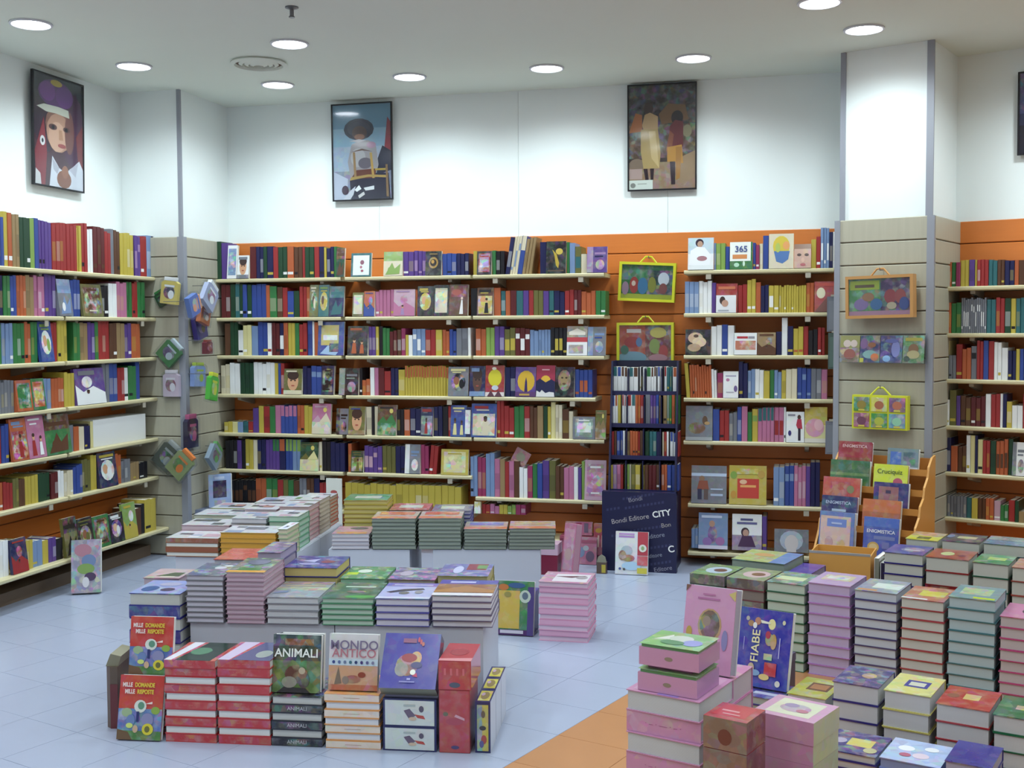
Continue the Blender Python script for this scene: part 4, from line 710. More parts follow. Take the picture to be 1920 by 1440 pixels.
# two white boxed games with navy edges, violet box leaning on top
def gift_box(fr, u0, u1, v0, v1, y, dep, edge, face, shapes, label, lid=.0, fw=.008, rot=0, cat='box', top=None, tart=None, base=None, mt='gloss'):
    x0, z1 = fr.at(u0, v0, y); x1, z0 = fr.at(u1, v1, y); z0 = max(0, z0) if base is None else base; W, H = x1-x0-.003, z1-z0-.001
    t = thing('boxed_book', label, cat, fr.w(x0+.0015, y, z0+.0005), fr.a+rot)
    b = MB(); b.box(0, .0015, 0, W, dep, H, edge, t=top or edge); 
    if tart: b.art(tart, top_fn(W, dep, H))
    b.obj('carton', M[mt], t)
    b = MB(); b.box(fw, 0, fw*.7, W-fw, .0014, H-fw*.7, face, .12); b.art(shapes, lambda a, c, L: (fw+a*(W-2*fw), -.0003-L*.0003, fw+c*(H-2*fw))); b.obj('front_print', M[mt], t)
    return t, W, H
gp = [('p', [(.38, .6), (.5, .68), (.62, .4), (.5, .2)], '6a5a70'), ('p', [(.6, .45), (.66, .3), (.82, .25), (.78, .4)], 'b84a40'), ('e', .74, .68, .05, .14, '5a5064'), ('r', .38, .78, .62, .86, 'a8b4b4'), ('e', .56, .26, .08, .08, 'd0b8a0')]
GF = FR.f
_, w_, H1 = gift_box(GF, 717, 819, 1361, 1412, 0, .24, '1e2058', 'cfd8d6', gp, 'lower white game box with navy edges in floor row', base=0)
t, w_, H2 = gift_box(GF, 717, 819, 1309, 1360, 0, .24, '1e2058', 'cfd8d6', gp, 'upper white game box with navy edges under violet box', base=H1+.001)
x0 = GF.at(712, 1290, .0)[0]; x1 = GF.at(818, 1290, .0)[0]; zb = H1+H2+.004
t = thing('boxed_book', 'violet boxed book leaning back on the white game boxes', 'box', GF.w(x0, -.02, zb+.07*math.sin(rad(38))+.001), GF.a); t.rotation_euler = (-rad(38), 0, GF.a)
W = x1-x0; Hh = .22
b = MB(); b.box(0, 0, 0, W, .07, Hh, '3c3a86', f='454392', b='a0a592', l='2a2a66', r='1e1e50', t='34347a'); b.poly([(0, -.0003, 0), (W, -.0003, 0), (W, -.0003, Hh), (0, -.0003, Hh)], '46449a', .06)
b.art([('e', .45, .42, .2, .2, '8a6a58', .5), ('e', .36, .34, .12, .13, '8a8a86', .3), ('e', .6, .55, .1, .12, 'c8a060', .3), ('e', .48, .55, .14, .08, '9a4a50'), ('e', .62, .42, .1, .06, '50507a'), ('e', .57, .29, .05, .05, 'e4e6dc'), ('p', [(.56, .22), (.64, .28), (.66, .2)], 'b84a6a'), ('r', .34, .82, .58, .9, '8a5a78'), ('e', .62, .88, .02, .05, 'b84a5a'), ('e', .66, .84, .02, .05, 'b85a60'), ('e', .7, .8, .025, .04, 'b06a60'), ('r', .35, .1, .62, .125, '8a8ac0'), ('r', .48, .14, .54, .18, 'a0a0d0')], up_fn(W, Hh)); b.obj('carton', M['gloss'], t)
# red boxes
ra = [('e', .5, .5, .3, .06, 'a8485a'), ('e', .52, .08, .14, .03, '4a4070'), ('e', .2, .62, .09, .035, '6a6a58'), ('p', [(.5, .58), (.85, .52), (.85, .56), (.55, .62)], 'd0a0b0')]
_, w_, H1 = gift_box(GF, 822, 882, 1293, 1415, 0, .2, 'a83a40', 'b04048', ra, 'tall red box standing at end of floor row', base=0, fw=.003, mt='gloss')
gift_box(GF, 821, 884, 1238, 1292, -.002, .24, 'b8404a', 'b8444c', [('e', .5, .15, .18, .1, '4f5a70'), ('r', .15, .5, .22, .75, 'd0707a'), ('r', .35, .5, .42, .75, 'd0707a'), ('r', .55, .5, .62, .75, 'd0707a'), ('r', .75, .5, .82, .75, 'd0707a')], 'small red box lying on the tall red box', base=H1+.0015, fw=.003, top='a8383f', tart=[('p', [(.0, 0), (1, 0), (1, .18), (.0, .12)], 'cf8a90'), ('e', .5, .5, .3, .2, '9a3038')])
# yellow and navy boxes one behind another
f2 = FR.f
xa = f2.at(888, 1414, 0)[0]; xb = f2.at(917, 1414, 0)[0]; zt_ = f2.at(900, 1318, 0)[1]
for k in range(3):
    t = thing('boxed_book', ['yellow and navy box at front of the three-box file', 'yellow and navy box in middle of the three-box file', 'yellow and navy box at back of the three-box file'][k], 'box', f2.w(xa+.004, .012+k*.152, 0), f2.a)
    W, Hh, dd = xb-xa, zt_, .15
    b = MB(); b.box(0, .002, 0, W, dd, Hh, '26265e', r='c8ccd2'); b.art([('r', .12, .1, .9, .88, 'c4b83a', .3), ('e', .5, .5, .28, .3, '8a7848'), ('e', .35, .6, .12, .12, 'b89ab0')], top_fn(W, dd, Hh)); b.obj('carton', M['gloss'], t)
    b = MB(); b.box(.008, 0, .008, W-.008, .0018, Hh-.012, 'c2b43a', .2); b.art([('r', 0, 0, .45, 1, '7a9a88', .4), ('e', .6, .25, .25, .1, 'a84a44'), ('e', .4, .15, .2, .08, '5a5a90'), ('e', .5, .5, .3, .05, '3a3438'), ('e', .55, .8, .18, .08, '6a5a48')], lambda a, c, L: (.008+a*(W-.016), -.0003-L*.0003, .008+c*(Hh-.02))); b.obj('front_print', M['gloss'], t)
# red quiz books facing out at the left end, on and before a support pile
quiz = [('r', 0, 0, 1, .48, '5570b0', .45), ('r', 0, 0, 1, .14, '4a7a40', .3), ('p', [(0, 0), (.35, 0), (.25, .12), (0, .16)], '6a5038'), ('e', .2, .42, .12, .07, '9ab08a'), ('e', .85, .46, .1, .06, '8aa84a'), ('e', .5, .52, .14, .1, 'd8dcd4'), ('e', .52, .53, .075, .06, '5f8f78'), ('e', .3, .3, .1, .09, '6a80b0'), ('e', .68, .32, .14, .1, '8888b0'), ('e', .28, .22, .08, .04, 'c8d878'), ('e', .7, .17, .13, .09, 'd4c83c'), ('e', .69, .17, .06, .05, '6a6a38'), ('e', .42, .17, .06, .06, 'c8a88a'), ('r', .43, .28, .49, .44, '27306a'), ('p', [(.62, .56), (.78, .6), (.78, .56)], 'e8d8d0')]
def quiz_book(P, a, w, h, label, lean):
    o = upright(P, a, w, h, .022, 'c03c34', quiz, label, lean, busy=.08)
    for tx, x, z, c, al in (('MILLE', .08, .85, 'e6d8d4', 'LEFT'), ('DOMANDE', .36, .85, 'd6c040', 'LEFT'), ('MILLE', .14, .745, 'e6d8d4', 'LEFT'), ('RISPOSTE', .42, .745, 'd6c040', 'LEFT')):
        lettering(tx, o, (x*w, -.008, z*h), (math.pi/2, 0, 0), w*.125, c, 'title', .0008, .72, al)
    return o
QF = Frame(FRf.at(221, 1385, 0)[0]*FRf.e+FRf.P, FRf.a)
wq = FRf.at(303, 1385, 0)[0]-FRf.at(221, 1385, 0)[0]
hq = FRf.at(262, 1270, .03)[1]
quiz_book(FRf.w(FRf.at(221, 1385, 0)[0], -.012, .001), FRf.a, wq, hq/math.cos(rad(12)), 'red MILLE DOMANDE quiz book standing on the floor, lower one', 12)
SQ = Row(FRf.w(0, .065, 0), FRf.a)
SQ.stack(240, 306, 1268, 8, 'a8343a', 'PS', .2, 'red quiz book lying flat in pile behind standing quiz book', 'top flat red quiz book under the upper standing one', y=.0)
x0 = FRf.at(246, 1262, .08)[0]; x1 = FRf.at(326, 1262, .08)[0]; z0 = SQ.f.at(273, 1268, 0)[1]
quiz_book(FRf.w(x0-.006, .07, z0+.002), FRf.a, x1-x0, (FRf.at(283, 1157, .12)[1]-z0)/math.cos(rad(9)), 'red MILLE DOMANDE quiz book standing on the pile, upper one', 9)
P = on_z(199, 1366, 0)
t = thing('cardboard_box', 'worn brown cardboard box beside the red quiz books', 'box', (P.x, P.y, 0), FRf.a+.12)
b = MB(); b.prism([(0, .02), (.02, 0), (.05, .0), (.05, .16), (.0, .16)], 0, .25, 'z', '5f5044'); b.box(.02, -.002, .0, .05, -.0002, .18, '6a3034'); b.obj('box_body', M['print'], t)
b = MB(); b.prism([(.0, .0), (.05, .0), (.062, .04), (.02, .05)], .0, .14, 'y', '84806a'); o = b.obj('open_flap', M['print'], t); o.location = (0, .01, .2505)

# ---- white display blocks
def block(P, a, w, d, h, label):
    t = thing('display_block', label, 'display block', P, a, 'white display blocks under the book stacks')
    b = MB(); e = .004
    b.prism([(0, 0), (w, 0), (w, d), (0, d)], 0.012, h-e, 'z', 'w'); b.prism([(e, e), (w-e, e), (w-e, d-e), (e, d-e)], h-e, h, 'z', 'w'); b.obj('block_body', M['cube'], t)
    b = MB(); b.box(.02, .02, 0, w-.02, d-.02, .012, 'w'); b.obj('foot_recess', M['groove'], t)
TA_ = rad(9.2); T1 = Row((-2.555, 4.363, .35), TA_)
T1.f.P.z = 0
TB = Frame((-2.555, 4.363, 0), TA_)
x0 = TB.at(358, 1190, .02)[0]; x1 = TB.at(905, 1190, .02)[0]; xm = (x0+x1)/2
block(TB.w(x0, .015, 0), TA_, xm-x0-.002, .62, .349, 'white block under the pink and grey paperback stacks'); block(TB.w(xm+.002, .015, 0), TA_, x1-xm, .62, .349, 'white block under the whale and desert cover stacks')
sk = .35
T1.stack(346, 419, 1079, 9, '6f7078', 'P', .26, 'grey-edged paperback in stack on white block', 'top paperback with dark violet cover, grey-edged stack', art=[('r', 0, 0, 1, 1, '55557a', .5), ('e', .6, .6, .16, .1, 'c8c8d8'), ('e', .75, .75, .12, .05, 'd8d8e4')], pg='c4c4d4', hard=True, base=sk)
T1.stack(421, 496, 1073, 11, 'a88a9c', 'P', .30, 'pink-edged paperback in tall stack on white block', 'top paperback with green cover and orange edge, pink-edged stack', art=[('r', 0, 0, 1, 1, '5a6a5c', .5), ('r', 0, 0, 1, .12, 'd8a040'), ('r', .2, .12, .8, .3, '4a7a44'), ('e', .5, .7, .3, .2, '6a6a86')], pg='c2aebf', base=sk)
T1.stack(497, 598, 1120, 4, '8a8c96', 'P', .30, 'white-paged grey hardcover in short stack on white block', 'top hardcover with misty grey landscape cover', art=[('r', 0, 0, 1, 1, '8f99a4', .25), ('r', 0, .45, 1, .62, '9aa08c', .4), ('r', 0, .8, 1, 1, '8f7c84', .3), ('r', .1, .68, .9, .75, 'a89a88'), ('p', [(.05, .3), (.3, .4), (.3, .28), (.05, .2)], '7a90b0')], pg='d0d4dc', base=sk)
q = T1.stack(600, 700, 1122, 5, '4f8a6a', 'P', .30, 'green-edged hardcover in short stack on white block', 'top hardcover with dark green plant cover', art=[('r', 0, 0, 1, 1, '2f5e48', .25), ('r', .25, .68, .85, .74, 'c0d4c4'), ('e', .7, .1, .3, .08, '4fa050'), ('e', .55, .4, .2, .08, '6a5a48', .4)], pg='b4ccc0', base=sk)
T1.stack(701, 805, 1123, 4, '5a58a0', 'P', .30, 'white-paged violet-edged hardcover in short stack on white block', 'top hardcover with leaping whale on lilac cover', art=[('r', 0, 0, 1, 1, 'aab0dc', .12), ('r', 0, .78, 1, 1, '6a68b8', .2), ('r', .15, .84, .9, .9, 'b8b8dc'), ('p', [(.1, .42), (.4, .6), (.75, .66), (.8, .58), (.45, .48), (.2, .36)], '3c4058'), ('e', .45, .36, .1, .08, '6a6c74'), ('e', .72, .42, .08, .1, '8a8c98'), ('r', 0, 0, 1, .12, 'c4c8e4', .2)], pg='d8d8ea', base=sk)
T1.stack(807, 923, 1117, 5, '6a6480', 'P', .30, 'white-paged hardcover in stack under the desert dune cover', 'top hardcover with desert dune and blue sky cover', art=[('r', 0, .72, 1, 1, '4546a4', .1), ('r', .18, .8, .62, .9, 'b8b8e0'), ('r', 0, .18, 1, .72, '8c5c40', .15), ('p', [(0, .3), (.5, .6), (1, .35), (1, .2), (0, .2)], 'a87a50'), ('r', 0, 0, 1, .16, 'd8d8e2')], pg='dcdce6', base=sk)
T2 = Row(TB.w(0, .335, 0), TA_)
T2.stack(398, 478, 1049, 5, 'a84438', 'P', .26, 'red-covered book in pile behind the grey-edged stack', 'flat book with plain coral red cover on white block', art=[('r', 0, 0, 1, 1, 'c0584c', .1)], pg='b8bcc8', base=sk)
T2.stack(480, 528, 1036, 6, '5a4f80', 'P', .26, 'violet book in pile behind the pink-edged stack', 'flat book with lilac patterned cover behind pink-edged stack', art=[('r', 0, 0, 1, 1, '6a628c', .5)], pg='a8a0b8', base=sk, y=-.0)
T2.stack(530, 632, 1064, 4, '2c2f80', 'P', .26, 'blue book in pile behind the misty grey cover', 'flat book with blue starry cover and yellow edge', art=[('r', 0, 0, 1, 1, '34368a', .35), ('p', [(.2, .55), (.5, .75), (.45, .45)], 'b8b8dc'), ('e', .7, .5, .14, .12, '8a4a58'), ('e', .4, .3, .2, .1, '9a9ac8')], pg='c8b878', base=sk)
T2.stack(634, 722, 1085, 3, '3f8a58', 'P', .26, 'green book in pile behind the plant cover', 'flat green book with lime and white cover picture', art=[('r', 0, 0, 1, 1, '458a5c', .4), ('r', .05, .3, .3, .5, 'b8d040'), ('e', .4, .6, .16, .14, 'd0dcd4')], pg='9ac0a8', base=sk)
T2.stack(724, 816, 1087, 3, '8a5a44', 'P', .26, 'brown-edged book in pile behind the whale cover', 'flat book with crowded violet and orange cover', art=[('r', 0, 0, 1, 1, '5c5a90', .55), ('e', .3, .5, .14, .2, 'b0a8c0')], pg='b0a898', base=sk)
T2.stack(818, 916, 1080, 3, '8a8438', 'P', .26, 'olive-edged book in pile behind the desert cover', 'flat book with violet figure and green corner cover', art=[('r', 0, 0, 1, 1, '6a6aa8', .4), ('r', .5, .5, .9, 1, '8a3a4a'), ('r', .7, .6, .9, .9, '6a9a60'), ('e', .35, .5, .1, .3, 'c0c4e8')], pg='b8b080', base=sk)
# floor stacks at the block's end
B1 = Row(FRf.w(-.35, .42, 0), rad(8))
B1.stack(240, 338, 1113, 9, '2b2c84', 'PS', .25, 'navy hardcover in floor stack beside the white block', 'top navy hardcover with light blue figure cover', art=[('r', 0, 0, 1, 1, '8f9cd4', .3), ('e', .25, .35, .16, .2, '3a5a94'), ('e', .62, .3, .14, .12, '4a3a5c'), ('e', .5, .7, .22, .14, 'a8a8c8')], pg='c8ccc8', spc='2f2f82')
B1.stack(268, 338, 1084, 9, 'a0707c', 'P', .2, 'pink-edged book in floor stack behind the navy hardcovers', 'pink-edged book with woodland photo cover, floor stack', art=[('r', 0, 0, 1, 1, 'c0a8ac', .3), ('p', [(.25, .2), (.6, .6), (.9, .6), (.9, .2)], '4a5a40'), ('r', .4, .1, .8, .2, 'd8d0c0')], y=.29, pg='c0b0bc')

# ---- block group farther left, books piled in ranks
ML0 = on_z(540, 1047, .35); MLF = Frame((ML0.x, ML0.y, 0), rad(8)); MA = MLF.a
xl = MLF.at(330, 1040, .02)[0]
block(MLF.w(xl, .012, 0), MA, -xl*.5-.002, .62, .349, 'white block under the brown-edged and orange-edged stacks'); block(MLF.w(xl*.5, .012, 0), MA, -xl*.5, .62, .349, 'white block under the green striped stacks')
block(MLF.w(xl, .64, 0), MA, -xl*.5-.002, .5, .349, 'white block under the rear ranks, by the side wall'); block(MLF.w(xl*.5, .64, 0), MA, -xl*.5, .5, .349, 'white block under the rear striped stacks')
def photo_art(seed, light=True):
    r = random.Random(seed); o = [('r', 0, 0, 1, 1, 'd0d2dc' if light else '8a8f98', .3)]
    for _ in range(4): x, y = r.uniform(0, .7), r.uniform(0, .7); o.append(('r', x, y, x+r.uniform(.15, .4), y+r.uniform(.15, .4), r.choice(['6a6a74', 'c8a8b8', '7a9a70', 'e4e6ee', '9aa8c8', '5a5a60', 'b88a80'])))
    return o
G = [ # rank offset, u0, u1, top v, count, cover, pages, names
 (0, 309, 409, 1009, 4, '8a5a3c', 'd4dad4', 'brown-banded hardcover', 'SP', '8a5038'), (0, 411, 518, 999, 5, 'c89a3c', 'd0a040', 'orange-edged paperback', 'P', None), (0, 520, 540, 992, 6, '9ab08c', 'c8c0a8', 'pale green-edged slim paperback', 'P', None),
 (.25, 338, 430, 985, 4, '9a6a80', 'cfc0cc', 'rose-edged hardcover', 'P', None), (.25, 432, 500, 972, 6, '8a8f9a', 'c4c6d0', 'grey-edged photo paperback', 'P', None), (.25, 502, 560, 968, 6, '5f9a7c', 'a8c4b4', 'green striped paperback', 'P', None),
 (.50, 362, 455, 966, 6, '7a8f70', 'c0c8b8', 'sage-edged hardcover', 'P', None), (.50, 457, 520, 955, 7, 'b8a8b8', 'd0c4cc', 'lilac-edged paperback', 'P', None), (.50, 522, 580, 950, 7, 'b88a94', 'c8b0b4', 'rose striped paperback', 'P', None),
 (.74, 395, 475, 953, 7, 'a8b050', 'c8c8a0', 'lime-edged picture book', 'P', None), (.74, 477, 540, 943, 8, '5a5a78', 'b8b4c0', 'violet-edged picture book', 'P', None), (.74, 542, 602, 938, 8, 'a89a8c', 'c8bcb0', 'cream striped paperback', 'P', None),
 (.97, 505, 560, 940, 8, 'b09090', 'c8c0c0', 'dusty-pink picture book', 'P', None), (.97, 562, 618, 934, 8, 'a8503c', 'b8a898', 'brick-red striped paperback', 'P', None)]
MR = Row(MLF.P, MA)
for k, (yy, ua, ub, vt, n, cv, pg, nm, pat, sp) in enumerate(G):
    MR.stack(ua, ub, vt, n, cv, pat, .225, nm+' stacked on the block group by side wall', 'topmost '+nm+' with photo cover on the block group', art=photo_art(nm), pg=pg, y=yy, base=sk, spc=sp, busy=.3)
# picture frame book leaning at the rear and a white card
x0, z0 = MLF.at(382, 955, .8); x1, _ = MLF.at(428, 955, .8)
P = BACK.at(392, 953, -.55)
upright(BACK.w(P[0], -.55, P[1]), .1, .17, .235, .02, '8fa4cc', [('r', .2, .28, .8, .8, '2a2346', .1), ('r', .25, .05, .75, .2, '9a9aa4', .3), ('r', .28, .84, .72, .92, 'b4c0d8')], 'silver-blue book with dark square picture leaning by corner pillar', 12, roll=-.10)
# something for it to stand on: low side table of boxes behind the stacks
t = thing('storage_box', 'low blue-grey storage box between corner pillar and stacks', 'box', BACK.w(P[0]-.12, -.62, 0), 0)
b = MB(); b.box(0, 0, 0, .36, .30, P[1]-.006, '6a7486'); b.obj('box_body', M['print'], t); b = MB(); b.box(-.006, -.006, P[1]-.03, .366, .306, P[1]-.002, '76819a'); b.obj('lid', M['print'], t)
xc, zc_ = BACK.at(612, 945, -.5)
t = thing('display_card', 'white upright card with red and blue mark behind the stacks', 'sign', BACK.w(xc, -.5, zc_-.30), 0)
b = MB(); b.box(0, 0, 0, .115, .012, .30+BACK.at(620, 897, -.5)[1]-zc_, 'dde2dc'); hh = .30+BACK.at(620, 897, -.5)[1]-zc_
b.art([('e', .5, hh*0+.80, .22, .03, 'b05a5a'), ('e', .28, .73, .07, .018, '7a8aa0'), ('e', .5, .725, .09, .024, '4a4a90'), ('e', .73, .73, .09, .02, 'b07a9a')], up_fn(.115, hh)); b.obj('card', M['print'], t)
b = MB(); b.box(-.03, -.05, -.0, .145, .06, .004, 'dde2dc'); b.obj('foot', M['print'], t)
zf = zc_-.30
t2 = thing('storage_box', 'plain box holding up the white card behind the stacks', 'box', BACK.w(xc-.06, -.57, 0), 0); b = MB(); b.box(0, 0, 0, .26, .18, max(.05, zf-.004), 'c8ccd0'); b.obj('box_body', M['print'], t2); b = MB(); b.box(-.002, -.002, max(.05, zf-.004)-.02, .262, .182, max(.05, zf-.004)-.0005, 'd4d8dc'); b.obj('lid', M['print'], t2)

# ---- back pair of blocks
BRF = Frame((-2.168, 6.114, 0), rad(12.5))
xr0 = BRF.at(812, 1040, .01)[0]; xr1 = BRF.at(1013, 1040, .01)[0]; xq0 = BRF.at(590, 1040, .01)[0]; xq1 = BRF.at(768, 1040, .01)[0]
block(BRF.w(xr0, .01, 0), BRF.a, xr1-xr0, .6, .349, 'white block beneath the four sage-edged stacks, toward pink shelf'); block(BRF.w(xq0+.08, .01, 0), BRF.a, xq1-xq0-.08, .6, .349, 'white block beneath low white stack and yellow pile')
BR = Row(BRF.P, BRF.a); sg = dict(base=sk, jit=.003)
BR.stack(620, 693, 1001, 4, 'a8a0a8', 'P', .25, 'white-edged paperback in low stack on rear block', 'top white-edged paperback with rose landscape cover', art=[('r', 0, 0, 1, 1, 'b88a98', .3), ('r', .1, .0, .9, .25, 'c88a60', .2), ('e', .6, .7, .25, .15, '55556a')], pg='d0cfd8', **sg)
for ua, ub, vt, n, nm, c2 in ((696, 781, 972, 8, 'orange and grey', 'c86a48'), (783, 866, 972, 8, 'orange and red', 'c8603c'), (868, 951, 992, 6, 'violet and orange', '7a7ac0'), (953, 1042, 991, 6, 'tan and orange', 'b89a70')):
    BR.stack(ua, ub, vt, n, '5f6a60', 'P', .25, 'sage-edged hardcover in the stack under the %s cover' % nm, 'top hardcover with %s cover on rear block' % nm, art=[('r', 0, 0, 1, 1, 'b8a098', .45), ('r', 0, 0, 1, .3, 'd07a58', .3), ('r', .1, .5, .9, .9, c2, .4)], pg='8f9a90', **sg)
for ua, ub, vt, n, nm, c, pg, a in ((644, 728, 938, 9, 'yellow-edged book', 'a89a3c', 'b8b070', 'green-topped'), (730, 806, 956, 8, 'red-edged book', 'a8443c', 'b8a8a0', 'coral-topped'), (808, 884, 958, 8, 'blue-edged book', '3a3a80', 'a0a0b8', 'slate-topped')):
    BR.stack(ua, ub, vt, n, c, 'P', .25, nm+' in the rear rank on back block', 'top '+a+' book of rear rank, '+nm, art=[('r', 0, 0, 1, 1, {'g': '3f8a58', 'c': 'b8605a', 's': '6a6a88'}[a[0]], .4), ('r', .2, .3, .8, .7, 'c0c4b8', .3)], pg=pg, y=.28, **sg)
# green picture book and pink pile on the floor
GB = Frame(on_z(917, 1190, 0), 0.02)
wg = GB.at(999, 1190, 0)[0]; hg = GB.at(960, 1090, .06)[1]
upright(GB.w(0, 0, .0), GB.a, wg, hg/math.cos(rad(10)), .03, '3a7a4a', [('r', 0, 0, 1, .1, '4a2460'), ('r', .86, 0, 1, .9, '4a3a78'), ('r', .12, .12, .68, .82, 'c4a848', .1), ('e', .3, .88, .12, .06, 'b8703a'), ('e', .6, .92, .2, .05, '3a5a88'), ('e', .8, .72, .13, .12, 'b8c8b8'), ('e', .8, .73, .07, .07, '5a6a7a'), ('r', .04, .18, .2, .45, '8a8a50', .3), ('r', .25, .03, .78, .09, 'c4c0d0'), ('e', .4, .75, .08, .05, '90884a')], 'green and yellow picture book standing on the floor', 10)
t = thing('storage_box', 'small violet box propping the green picture book', 'box', GB.w(.01, .075, 0), GB.a); b = MB(); b.box(0, 0, 0, wg-.02, .12, hg*.78, '4a3a78'); b.obj('box_body', M['print'], t); b = MB(); b.box(-.003, -.003, hg*.78-.03, wg-.017, .123, hg*.78+.001, '54448a'); b.obj('lid', M['print'], t)
PK = Row(on_z(1009, 1201, 0), 0.02)
PK.stack(1009, 1104, 1092, 11, 'c890b0', 'PS', .25, 'pale pink hardcover in floor stack in the aisle', 'top pale pink hardcover with white cover picture, aisle stack', art=[('r', .25, .1, .95, .8, 'e0dce6'), ('p', [(.25, .55), (.6, .45), (.9, .7), (.5, .6)], '6a4a58'), ('e', .8, .5, .12, .15, 'a8a0a8')], pg='cfb8cc', spc='d0a0bc', jit=.0035)
# ---- pink corner between the rear block and the black tower
PB = BACK.shift(-.36)
def simple_book(fr, u0, u1, v0, v1, y, th, cov, shapes, label, lean=8, z=None, **k):
    x0 = fr.at(u0, v1, y)[0]; x1 = fr.at(u1, v1, y)[0]; zb_ = fr.at((u0+u1)/2, v1, y)[1] if z is None else z; h = fr.at((u0+u1)/2, v0, y+.03)[1]-zb_
    return upright(fr.w(x0, y, zb_), fr.a, x1-x0, h/math.cos(rad(lean)), th, cov, shapes, label, lean, **k), x1-x0, h
simple_book(PB, 1078, 1118, 1008, 1068, -.02, .02, 'b07088', [('e', .25, .45, .2, .2, '7a8aa8'), ('e', .7, .3, .2, .2, '6a5a70'), ('e', .5, .6, .14, .1, 'a8b0b8'), ('r', 0, .8, 1, .9, 'a05a70')], 'rose book with grey-blue figures leaning beside black tower', z=.0)
simple_book(PB, 1112, 1142, 983, 1070, .03, .03, 'a04a58', [('e', .3, .82, .2, .06, 'b08a40'), ('r', .25, .4, .35, .7, 'd0b0a8'), ('r', .5, .4, .6, .7, 'd0b0a8'), ('r', 0, 0, 1, .2, '6a3a50')], 'brick red tall box-book beside the black tower', z=.0)
simple_book(PB, 1060, 1110, 978, 1000, .10, .02, 'a85a78', [('r', .05, .2, .25, .9, 'b8b8a8'), ('r', .4, .2, .6, .9, '8a3048'), ('r', .7, .2, .85, .9, '6a5a70')], 'small rose book with pale panels on the rose carton', z=PB.at(1085, 1004, .1)[1])
t = thing('storage_box', 'rose carton behind the rose book by the black tower', 'box', PB.w(PB.at(1050, 1000, .09)[0], .085, 0), 0); zz = PB.at(1085, 1004, .1)[1]-.003; b = MB(); b.box(0, 0, 0, .30, .16, zz, '9a4a60'); b.obj('box_body', M['print'], t); b = MB(); b.box(0, -.002, zz*.78, .30, -.0002, zz*.9, '7a3048'); b.obj('stripe', M['print'], t)
LB = Frame(on_z(1050, 1083, 0)+Vector((0, .05, 0)), -.35)
upright(LB.w(-.02, .02, 0), -.55, .10, .33, .06, 'b8708f', [('r', .1, .1, .9, .9, 'c088a4', .3), ('e', .5, .4, .3, .12, 'b89a98')], 'bulky pink book standing ajar beside the rear block', 8, back='b06a88', edge='b88a9c')
P = on_z(1028, 1078, 0)
t = thing('boxed_book', 'maroon box with pink lid beside the rear block', 'box', (P.x-.05, P.y, 0), .0); b = MB(); b.box(0, 0, 0, .11, .14, .13, '7a1c38'); b.obj('box_body', M['print'], t); b = MB(); b.box(-.003, -.003, .13, .113, .143, .20, 'c8a8bc'); b.obj('lid', M['print'], t)
P = on_z(1130, 1076, 0)
t = thing('toy_figure_box', 'tiny brown and yellow toy pack standing before black tower', 'toy pack', (P.x-.04, P.y, 0), .0); b = MB(); b.box(0, 0, 0, .065, .04, .075, '4a2f48', f='5a4a40'); b.art([('r', .5, .1, .9, .8, 'b8a840')], up_fn(.065, .075)); b.obj('pack', M['print'], t); b = MB(); b.prism([(0, .075), (.065, .075), (.055, .11), (.032, .125), (.01, .11)], .0, .012, 'y', '8a8a78'); b.obj('header_card', M['print'], t)
FB = Frame(on_z(1153, 1077, 0), 0.0)
wf = FB.at(1214, 1077, 0)[0]; hf = FB.at(1184, 998, .04)[1]
upright(FB.w(0, 0, 0), 0, wf, hf/math.cos(rad(8)), .03, 'd8dce0', [('r', .68, .45, 1, 1, 'b04450'), ('r', .1, .86, .58, .9, 'a880c0'), ('r', .1, .92, .58, .96, 'b890c8'), ('e', .35, .55, .18, .12, 'a8b8c4', .3), ('e', .22, .44, .12, .12, '8a5a50', .3), ('e', .4, .38, .2, .08, 'a05a4a', .4), ('e', .84, .62, .12, .09, 'd8d8d0'), ('e', .84, .62, .05, .05, '8aa878'), ('e', .5, .2, .3, .1, 'a8c8e0'), ('e', .85, .3, .14, .07, 'b8c0cc'), ('r', .68, .03, .98, .16, 'c0b848'), ('e', .15, .13, .04, .03, '4a5a9a'), ('e', .28, .12, .04, .03, '5a5a5a'), ('r', .68, .22, 1, .44, 'c05a60', .2)], 'white and red children activity book leaning on black tower', 8)
# book propped aslant on the fifth-row books and one at the side wall foot
xo, zo = BACK.at(958, 862, -.2)
upright(BACK.w(xo, -.215, zo+.0), 0, .11, .105, .012, 'a06a74', [('e', .5, .5, .3, .3, '8a8a78'), ('r', .2, .1, .8, .2, 'b89a90')], 'small dusty-pink book set aslant on top of other books', 4, roll=.5)
Ps = on_z(138, 1116, 0)
upright((Ps.x-.01, Ps.y-.01, 0.0), rad(24), .17, .32, .045, 'c8943c', [('r', .0, .0, 1, 1, '8a8aa0', .5), ('e', .4, .8, .3, .12, 'a8788a'), ('e', .6, .6, .25, .12, '6a80a8'), ('e', .5, .45, .3, .1, '7a9a58'), ('e', .65, .3, .2, .08, '4a3a5a'), ('e', .5, .2, .12, .1, 'd0d0d8')], 'orange-spined picture book standing on the floor at side wall', 13, roll=-.02)

